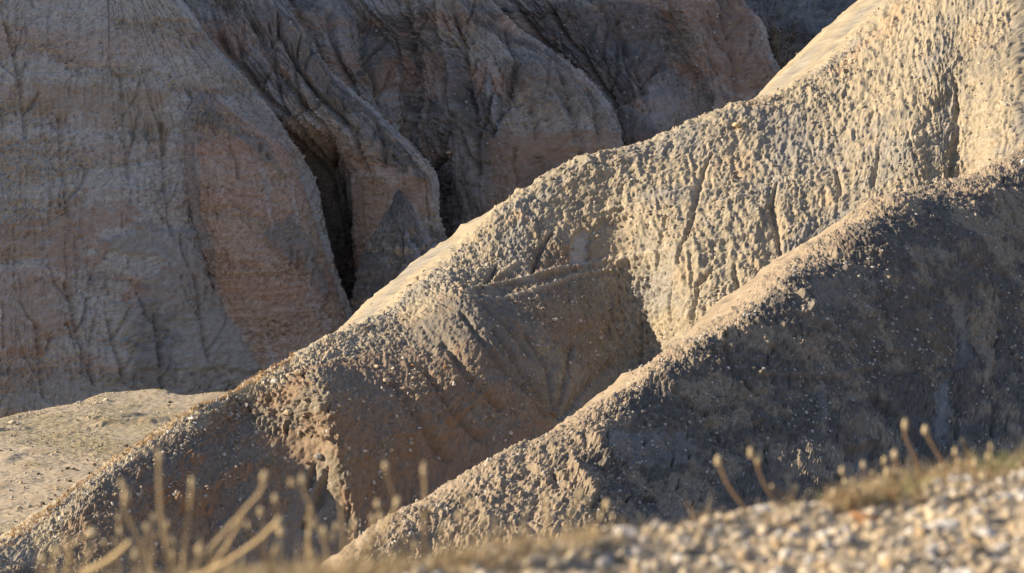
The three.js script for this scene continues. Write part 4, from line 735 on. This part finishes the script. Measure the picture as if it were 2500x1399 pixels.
// ---------------------------------------------------------------- gravel of the near bank
function onBank(px, py) {                              // where the line of sight meets the bank, or the bank just under it
  let best = null, gap = 9;
  for (let d = 2.2; d < 4.6; d += 0.004) { const p = at(px, py, d), [y] = bankY(p.x, d), g = p.y - y; if (g < gap) { gap = g; p.y = y + bankRough(p.x, d); best = p; if (g <= 0) break; } }
  return best;
}
const near = [
  [1525, 1300, 38, 'white', 'biggest white stone on the crest of the near bank, bottom centre', { sx: 1, sy: 0.85, det: 1 }],
  [1288, 1338, 34, 'white', 'flat white stone at the bank edge, left of the biggest white stone', { sy: 0.6 }],
  [2130, 1285, 62, 'rust', 'flat orange-brown slab lying on the near bank at right', { sy: 0.45, sz: 0.6, ry: 0.1 }],
  [2300, 1292, 46, 'white', 'long bluish white stone right of the orange slab', { sy: 0.45, sz: 0.6, ry: 0.1 }],
  [2412, 1308, 26, 'white', 'round white stone at right, beyond the long bluish white one', {}],
  [1606, 1326, 40, 'cream', 'long flat beige stone below the biggest white stone', { sy: 0.35, sz: 0.5, ry: 0.15 }],
  [1583, 1278, 18, 'cream', 'upright cream stone just right of the biggest white stone', { sy: 1.3 }],
  [1606, 1282, 24, 'grey', 'dull grey stone beside the upright cream stone', {}],
  [1679, 1273, 22, 'cream', 'rounded cream stone on the bank skyline, right of the grey stone', {}],
  [1727, 1271, 22, 'cream', 'rounded cream stone on the bank skyline, second right of the grey stone', {}],
  [1162, 1390, 26, 'ochre', 'yellow-tan stone at the bottom edge of the view, left of centre', {}],
  [2360, 1394, 44, 'white', 'flat white stone cut by the bottom edge at right', { sy: 0.5 }],
  [2118, 1360, 22, 'tan', 'tan rounded stone below the orange slab', {}],
  [1950, 1240, 28, 'cream', 'pale stone on the bank skyline between the dry stalks at right', { sy: 0.7 }],
  [1860, 1256, 26, 'white', 'whitish stone on the bank skyline at the foot of the leaning stalks', { sy: 0.7 }],
  [2455, 1140, 24, 'cream', 'cream stone at the highest point of the bank by the right edge', {}],
  [2450, 1215, 28, 'white', 'white flat stone near the right edge, upper bank', { sy: 0.5 }],
  [2380, 1350, 30, 'ochre', 'ochre stone low on the bank near the right edge', {}],
  [2330, 1320, 20, 'tan', 'tan stone under the long bluish white stone', {}],
  [2180, 1390, 34, 'ochre', 'ochre stone at the bottom edge below the orange slab', {}],
  [2050, 1385, 26, 'cream', 'cream stone at the bottom edge, left of the ochre one', {}],
  [1870, 1345, 24, 'cream', 'cream stone in the middle of the bank', {}],
  [1740, 1372, 24, 'white', 'white pebble in the lower middle of the bank', {}],
  [1420, 1335, 20, 'grey', 'grey pebble between the two white stones', {}],
  [1200, 1365, 22, 'grey', 'grey pebble at the left end of the gravel', {}],
];
const taken = [];
for (const [px, py, r, tone, label, o] of near) { const p = onBank(px, py), k = -p.z / FOC * r; p.y += k * 0.2 * (o.sy ?? 1); taken.push([p.x, p.z, k]); stone('stone', { label, category: 'stone' }, p, k, tone, o); }
{
  const r = rng(909), tones = ['cream', 'tan', 'cream', 'grey', 'tan', 'grey', 'cream', 'tan', 'ochre', 'cream', 'white'];
  let n = 0, guard = 0;
  while (n < 275 && guard++ < 9000) {                  // the pebbles that show largest, each its own
    const px = 560 + r() * 1960, py = 1120 + r() * 285, p = onBank(px, py); if (bankY(p.x, -p.z)[1] > 0.05) continue; const q = proj(p.x, p.y, p.z); if (q[1] > 1400 || q[1] < 1110) continue;
    const k = -p.z / FOC * (9 + 17 * r() * r()); if (taken.some(([x, z, s]) => Math.hypot(p.x - x, p.z - z) < (s + k) * 0.8)) continue;
    taken.push([p.x, p.z, k]); p.y += k * 0.25; const tone = tones[Math.floor(r() * tones.length)];
    stone('pebble', { label: `${tone} pebble among the gravel of the near bank`, category: 'pebble', group: `${tone} pebbles of the near bank` }, p, k, tone, { det: 0, sy: 0.7 + 0.4 * r() }); n++;
  }
  const spots = []; while (spots.length < 11000) { const x = -1.1 + r() * 2.2, d = 2.7 + r() * 1.8, [y, o] = bankY(x, d); if (o > 0.3) continue; spots.push([x, y + bankRough(x, d), -d]); }
  scatter('gravel', 'fine out-of-focus gravel covering the near bank', 'gravel', spots, stoneGeos[0][2], plain, ([x, y, z], o, c) => {
    const s = 0.002 + 0.0095 * Math.pow(r(), 3); o.position.set(x, y + s * 0.35, z); o.rotation.set(r() * 6, r() * 6, r() * 6); o.scale.setScalar(s);
    const t = r(), k = 0.75 + 0.5 * r(); c.setRGB(...(t < 0.4 ? [0.49, 0.41, 0.29] : t < 0.66 ? [0.57, 0.49, 0.37] : t < 0.82 ? [0.36, 0.35, 0.34] : t < 0.92 ? [0.46, 0.36, 0.24] : [0.66, 0.63, 0.58]).map((v) => v * k));
  });
}

// ---------------------------------------------------------------- dry stalks with seed heads
const strawMat = new THREE.MeshStandardMaterial({ color: new THREE.Color(0.45, 0.345, 0.205), roughness: 0.8 }), brownMat = new THREE.MeshStandardMaterial({ color: new THREE.Color(0.26, 0.175, 0.095), roughness: 0.85 }), yellowMat = new THREE.MeshStandardMaterial({ color: new THREE.Color(0.52, 0.40, 0.22), roughness: 0.8 }), headMat = new THREE.MeshStandardMaterial({ color: new THREE.Color(0.54, 0.44, 0.275), roughness: 0.85 });
function headGeo() {                                   // a bristly seed head: an egg with pointed scales
  const g = new THREE.IcosahedronGeometry(1, 3), p = g.attributes.position, v = new THREE.Vector3();
  for (let i = 0; i < p.count; i++) { v.fromBufferAttribute(p, i); const b = 1 + 0.16 * Math.max(0, noise(v.x * 4.5, v.y * 4.5, v.z * 4.5)) + 0.06 * Math.sin(v.y * 14); p.setXYZ(i, v.x * b * (0.82 - 0.16 * v.y), v.y * 1.15 * b, v.z * b * (0.82 - 0.16 * v.y)); }
  g.computeVertexNormals(); return g;
}
const HEAD = headGeo(), RL = rng(4141), leafMat = new THREE.MeshPhysicalMaterial({ color: new THREE.Color(0.40, 0.29, 0.16), roughness: 0.9, transmission: 0.3, thickness: 0, side: THREE.DoubleSide });
function stalk(label, d, stem, heads, o = {}) {
  const root = new THREE.Group(), base = at(...stem[stem.length - 1], d), w = d / FOC * (o.w ?? 12) * 0.35;
  root.position.copy(base);
  const pts = stem.map(([x, y], i) => at(x, y, d + (o.lean ?? 0.05) * (i / stem.length - 1)).sub(base)); const tail = pts[pts.length - 1].clone().add(new THREE.Vector3(0, -0.12, 0.01)); pts.push(tail);
  const curve = new THREE.CatmullRomCurve3(pts), tg = new THREE.TubeGeometry(curve, 40, 1, 8), tp = tg.attributes.position, nv = 9;
  for (let i = 0; i <= 40; i++) { const c = curve.getPointAt(i / 40), k = w * (0.72 + 0.35 * i / 40) * (1 + 0.16 * Math.max(0, Math.sin(i * 0.9 + label.length))); for (let j = 0; j < nv; j++) { const n = i * nv + j; tp.setXYZ(n, c.x + (tp.getX(n) - c.x) * k, c.y + (tp.getY(n) - c.y) * k, c.z + (tp.getZ(n) - c.z) * k); } }
  tg.computeVertexNormals();
  const s = new THREE.Mesh(tg, o.mat ?? strawMat); s.name = 'stem'; root.add(s);
  for (const [x, y, rx, ry, tilt = 0] of heads) { const h = new THREE.Mesh(HEAD, headMat); h.name = 'seed_head'; h.position.copy(at(x, y, d - (o.lean ?? 0.05)).sub(base)); h.scale.set(rx * 0.88 * d / FOC, ry * 0.88 * d / FOC, rx * 0.88 * d / FOC); h.rotation.z = tilt; root.add(h); 
    const top = pts[0], far = h.position.distanceTo(top); if (far > 1.5 * ry * d / FOC) { const q = new THREE.Mesh(new THREE.TubeGeometry(new THREE.LineCurve3(h.position, curve.getPointAt(Math.min(0.3, far / curve.getLength()))), 4, w * 0.5, 6), o.mat ?? strawMat); q.name = 'branch'; root.add(q); } }
  if ((o.w ?? 12) >= 11) for (let q = 0; q < 2; q++) {   // withered leaves
    const t = 0.35 + 0.4 * RL(), c0 = curve.getPointAt(t), sd = RL() < 0.5 ? -1 : 1, L = (22 + 26 * RL()) * d / FOC, lw = w * (0.5 + 0.4 * RL()), pos = [], idx = [];
    for (let i = 0; i <= 6; i++) { const f = i / 6, x = sd * L * f * 0.8, y = L * (0.55 * f - 0.75 * f * f), hw = lw * Math.sin(Math.PI * Math.min(0.98, f * 0.85 + 0.13)); pos.push(c0.x + x, c0.y + y + hw, c0.z + L * 0.3 * f + hw * 0.4, c0.x + x, c0.y + y - hw, c0.z + L * 0.3 * f - hw * 0.4); if (i < 6) idx.push(i * 2, i * 2 + 1, i * 2 + 2, i * 2 + 1, i * 2 + 3, i * 2 + 2); }
    const lg = new THREE.BufferGeometry(); lg.setAttribute('position', new THREE.Float32BufferAttribute(pos, 3)); lg.setIndex(idx); lg.computeVertexNormals();
    const lf = new THREE.Mesh(lg, leafMat); lf.name = 'leaf'; root.add(lf);
  }
  return add(root, 'dry_stalk', { label, category: 'dry stalk', ...(o.group ? { group: o.group } : {}) });
}
const D = 3.15;
stalk('tallest straight dry stalk with a seed head, left foreground', D, [[388, 1112], [388, 1150], [390, 1200], [393, 1255], [402, 1312], [414, 1374], [422, 1420]], [[389, 1112, 9, 17]], { w: 15 });
stalk('leaning dry stalk with two stacked seed heads, left of the tallest one', D, [[305, 1200], [303, 1237], [312, 1262], [326, 1290], [340, 1320], [358, 1352], [370, 1400]], [[299, 1182, 9, 15, 0.3], [308, 1207, 10, 17]], { w: 15 });
stalk('upright dry stalk with one round seed head, right of the tallest one', D, [[469, 1180], [466, 1212], [461, 1250], [456, 1290], [451, 1340], [448, 1400]], [[469, 1177, 9, 14]], { w: 13 });
stalk('long dry stalk arching up to the right with a seed head', D, [[645, 1165], [641, 1190], [628, 1212], [607, 1234], [584, 1262], [560, 1286], [530, 1322], [500, 1352], [462, 1384], [420, 1420]], [[645, 1163, 10, 15, -0.3]], { w: 15 });
stalk('bare dry stalk leaning right under the arching one', D + 0.05, [[594, 1255], [584, 1280], [570, 1304], [552, 1335], [535, 1362], [520, 1400]], [[597, 1250, 6, 9]], { w: 15 });
stalk('thick yellow stalk bending right with a brown seed head beside its tip', D - 0.1, [[675, 1276], [660, 1290], [640, 1310], [615, 1330], [580, 1354], [545, 1376], [500, 1398], [440, 1425]], [[680, 1271, 9, 13, -0.6], [686, 1296, 12, 14]], { w: 16, mat: yellowMat });
stalk('thick broken yellow stalk without a head, lower left', D - 0.15, [[318, 1320], [304, 1336], [285, 1352], [262, 1370], [235, 1385], [200, 1410]], [[316, 1323, 8, 8]], { w: 22, mat: yellowMat });
stalk('dry stalk leaning left with a pair of seed heads, centre of the left cluster', D + 0.1, [[738, 1175], [745, 1205], [757, 1238], [766, 1258], [775, 1282], [785, 1308], [796, 1340], [800, 1390]], [[738, 1171, 9, 13], [712, 1177, 8, 10]], { w: 12 });
stalk('brown leafy stub leaning left behind the yellow stalk', D + 0.1, [[607, 1285], [614, 1300], [625, 1325], [640, 1352], [655, 1390]], [[605, 1281, 7, 9]], { w: 13, mat: brownMat });
stalk('lone short seed head low between the left stalks', D - 0.05, [[487, 1345], [483, 1370], [480, 1410]], [[487, 1340, 11, 15, -0.3]], { w: 8 });
stalk('short stalk with a head lying sideways, far left', D, [[205, 1306], [188, 1318], [172, 1335], [165, 1365], [160, 1410]], [[225, 1300, 20, 11], [184, 1322, 9, 9]], { w: 10 });
stalk('short stalk with a seed head at the bottom left corner', D, [[138, 1348], [130, 1372], [124, 1410]], [[137, 1345, 10, 15, -0.3]], { w: 8 });
stalk('short crossed stalk right of the bottom left corner', D, [[216, 1348], [212, 1370], [204, 1410]], [[217, 1345, 9, 14]], { w: 11 });
stalk('short stalk leaning left beside the crossed stalk', D, [[164, 1345], [178, 1366], [192, 1390], [200, 1420]], [[161, 1341, 8, 10]], { w: 10, mat: yellowMat });
stalk('thin stalk with two small heads one above the other, under the two-headed stalk', D + 0.15, [[290, 1265], [292, 1292], [290, 1330], [292, 1400]], [[290, 1262, 7, 9], [293, 1294, 9, 10]], { w: 6 });
stalk('small head right of the two-headed stalk', D + 0.1, [[356, 1290], [366, 1330], [372, 1400]], [[357, 1286, 8, 10], [375, 1262, 7, 8]], { w: 6 });
stalk('bright small seed head low left of the tallest stalk', D - 0.05, [[331, 1354], [336, 1400]], [[331, 1350, 9, 14]], { w: 7 });
stalk('faint blurred seed head alone before the terrace', D - 0.6, [[87, 1222], [92, 1270], [96, 1420]], [[87, 1219, 9, 13]], { w: 4 });
stalk('thin stalk with a small head before the grey runnel', D + 0.2, [[672, 1220], [680, 1290], [690, 1390]], [[672, 1216, 9, 11]], { w: 4 });
stalk('thin stalk with a brownish round head left of it', D + 0.2, [[636, 1252], [645, 1310], [650, 1390]], [[636, 1249, 9, 11]], { w: 4 });
stalk('tall faint stalk with a pale head in front of the lit spur', D + 0.3, [[806, 1105], [820, 1160], [829, 1212], [834, 1275], [838, 1337], [840, 1390]], [[805, 1100, 9, 14]], { w: 9 });
stalk('shorter stalk with a round head right of the faint tall one', D + 0.3, [[863, 1282], [856, 1312], [856, 1370]], [[864, 1277, 9, 11]], { w: 8 });
stalk('two round heads low at the end of the left cluster', D + 0.25, [[792, 1302], [796, 1330], [800, 1380]], [[791, 1297, 10, 12], [814, 1310, 9, 11], [820, 1285, 7, 9]], { w: 7 });
stalk('stubby yellow stem bending right, low in the left cluster', D, [[676, 1332], [668, 1352], [655, 1390]], [[680, 1330, 13, 10, 0.5]], { w: 15, mat: yellowMat });
stalk('upright stalk with a long narrow head left of the front ridge', D + 0.35, [[1035, 1145], [1037, 1190], [1036, 1250], [1032, 1310], [1030, 1375]], [[1035, 1148, 8, 20]], { w: 13 });
stalk('blurred thin stalk with a small head left of the long narrow head', D + 0.35, [[941, 1140], [950, 1180], [964, 1220], [972, 1270], [975, 1375]], [[941, 1137, 9, 11]], { w: 7 });
stalk('curved orange stalk with a head against the brown slope', D + 0.3, [[968, 1232], [958, 1256], [942, 1280], [918, 1308], [890, 1340], [870, 1390]], [[969, 1227, 10, 15, -0.3]], { w: 13, mat: yellowMat });
stalk('two small pale heads one above the other beside the curved orange stalk', D + 0.3, [[922, 1233], [929, 1262], [928, 1310], [930, 1390]], [[922, 1230, 9, 11], [929, 1263, 9, 12]], { w: 4 });
const small = 'short blurred seed heads along the middle of the bank edge';
for (const [x, y, rx, ry, dx] of [[1130, 1202, 8, 12, 8], [1151, 1226, 11, 11, 5], [1121, 1258, 10, 11, 8], [1181, 1272, 10, 18, 4], [1208, 1274, 9, 13, -3], [1277, 1278, 10, 16, 6], [1332, 1224, 8, 14, 5], [1336, 1246, 10, 14, 4], [1436, 1217, 10, 10, -2], [1467, 1262, 10, 12, -20], [1496, 1260, 8, 9, -4], [1080, 1290, 8, 10, 4], [1012, 1330, 8, 9, 3], [885, 1330, 9, 10, 2], [760, 1350, 10, 12, 3]])
  stalk('short blurred seed head on the middle stretch of the bank edge', 3.55, [[x, y], [x + dx * 0.6, y + 50], [x + dx, 1400]], [[x, y, rx, ry]], { w: 5, group: small, lean: 0.01 });
stalk('leaning brown stalk with a head at the bank edge, left of the biggest white stone', 3.55, [[1414, 1206], [1404, 1232], [1392, 1262], [1378, 1300], [1370, 1380]], [[1414, 1204, 9, 14, -0.4], [1393, 1252, 9, 12, -0.4]], { w: 9, lean: 0.01 });
stalk('brown leaning stalk topped by a round head just left of the biggest white stone', 3.6, [[1480, 1234], [1466, 1262], [1448, 1290], [1440, 1370]], [[1482, 1231, 13, 12]], { w: 8, lean: 0.01, mat: brownMat });
const E = 3.95;
stalk('dry stalk curving left with a single head, first of the right-hand stalks', E, [[1753, 1126], [1760, 1143], [1768, 1165], [1780, 1188], [1795, 1210], [1812, 1232], [1830, 1252], [1842, 1290]], [[1753, 1124, 10, 14]], { w: 12, mat: brownMat, lean: 0.02 });
stalk('dry stalk with twin heads at its tip, curving left', E, [[1848, 1120], [1851, 1143], [1859, 1165], [1870, 1188], [1886, 1212], [1908, 1234], [1922, 1275]], [[1833, 1105, 9, 14, 0.1], [1851, 1118, 9, 15, -0.1]], { w: 12, mat: brownMat, lean: 0.02 });
stalk('short bare stalk branching right beside the twin-headed one', E + 0.02, [[1888, 1190], [1900, 1200], [1915, 1210], [1932, 1222], [1945, 1270]], [[1885, 1187, 5, 6]], { w: 11, mat: brownMat, lean: 0.02 });
stalk('tall stalk with one head leaning left near the right end of the bank', E + 0.1, [[2210, 1038], [2210, 1060], [2219, 1086], [2232, 1112], [2240, 1140], [2250, 1200]], [[2210, 1036, 9, 14]], { w: 12, mat: brownMat, lean: 0.02 });
stalk('tall stalk with one head, rightmost of the tall leaning stalks', E + 0.15, [[2259, 1050], [2269, 1073], [2282, 1096], [2296, 1118], [2308, 1142], [2320, 1200]], [[2259, 1049, 10, 12]], { w: 12, mat: brownMat, lean: 0.02 });
stalk('bare brown stub near the right end of the bank', E + 0.15, [[2350, 1078], [2358, 1095], [2366, 1114], [2374, 1136], [2380, 1180]], [[2349, 1076, 5, 7]], { w: 12, mat: brownMat, lean: 0.02 });
stalk('stalk with a star-shaped ragged head before the grey niche', E, [[2185, 1112], [2187, 1140], [2188, 1200]], [[2185, 1109, 11, 11]], { w: 10, mat: brownMat, lean: 0.02 });
stalk('small round head on a leaning stem right of the ragged head', E, [[2218, 1124], [2226, 1142], [2236, 1165], [2244, 1210]], [[2217, 1122, 8, 9]], { w: 8, mat: brownMat, lean: 0.02 });
stalk('small round head on a thin stem left of the grey niche', E, [[2108, 1136], [2110, 1160], [2116, 1185], [2121, 1220]], [[2108, 1134, 8, 9]], { w: 7, mat: brownMat, lean: 0.02 });
stalk('two small heads one above the other, right of the twin-headed stalk', E, [[2056, 1150], [2062, 1182], [2066, 1240]], [[2056, 1148, 8, 10], [2064, 1181, 10, 12]], { w: 6, mat: brownMat, lean: 0.02 });
stalk('single small bright head on a straight stem after the twin-headed stalk', E, [[1941, 1193], [1940, 1215], [1941, 1260]], [[1941, 1190, 8, 9]], { w: 6, mat: brownMat, lean: 0.02 });
for (const [x, y, rx, ry] of [[2089, 1197, 10, 12], [2036, 1202, 9, 11], [2167, 1152, 10, 11], [2196, 1165, 11, 9], [2380, 1127, 9, 8], [2412, 1114, 7, 9]])
  stalk('short seed head in the grass along the right stretch of the bank edge', E, [[x, y], [x + 3, y + 25], [x + 4, y + 70]], [[x, y, rx, ry]], { w: 6, mat: brownMat, lean: 0.01, group: 'short seed heads along the right bank edge' });

{ // finer stems between the big ones
  const r = rng(87), zones = [[90, 700, 1270, 1400, 34, D + 0.1, 'thin dry stem with a tiny head among the left stalks', 'thin dry stems of the left cluster'], [720, 1330, 1240, 1340, 26, 3.5, 'thin dry stem with a tiny head on the middle of the bank edge', 'thin dry stems along the middle bank edge'], [1980, 2420, 1120, 1190, 16, E, 'thin dry stem with a tiny head along the right bank edge', 'thin dry stems along the right bank edge']];
  for (const [x0, x1, y0, y1, n, d, label, group] of zones) for (let i = 0; i < n; i++) {
    const x = x0 + (x1 - x0) * r(), y = y0 + (y1 - y0) * r() - (x1 > 2000 ? (x - x0) * 0.14 - 30 : 0), dx = (r() - 0.5) * 70, L = 60 + 80 * r();
    stalk(label, d, [[x, y], [x + dx * 0.25, y + L * 0.35], [x + dx * 0.6, y + L * 0.7], [x + dx, y + L + 60]], [[x, y - 3, 4 + 4 * r(), 5 + 6 * r(), (r() - 0.5)]], { w: 3 + 4 * r(), group, lean: 0.02, mat: r() < 0.5 ? strawMat : r() < 0.6 ? yellowMat : brownMat });
  }
}
// matted dry grass with green blades on the bank edge
{
  const r = rng(313), spots = [];
  while (spots.length < 1500) { const x = -1.0 + r() * 2.0, d0 = 3.3 + 0.9 * r(), [y, o] = bankY(x, d0); if (o < -0.12 || o > 0.14) continue; const dens = x > 0.5 ? 0.9 : x > 0.16 ? 0.1 : x > -0.15 ? 0.55 : 0.95; if (r() > dens) continue; spots.push([x, y, -d0]); }
  scatter('grass', 'tangled dry grass with a few green blades along the near bank edge', 'grass', spots, tuftGeo(21, 7, 0.03, 0.0009, 1.3), bladeMat, ([x, y, z], o, c) => { o.position.set(x, y, z); o.rotation.set((r() - 0.5) * 0.8, r() * 6, (r() - 0.5) * 0.8); o.scale.setScalar(0.5 + 0.9 * r()); const g = fbm(x * 7, z * 7, 4, 2) > 0.22 && r() < 0.6; c.setRGB(...(g ? [0.24, 0.27, 0.09] : r() < 0.7 ? [0.50, 0.41, 0.25] : [0.40, 0.29, 0.16])); });
}
renderer.render(scene, camera);
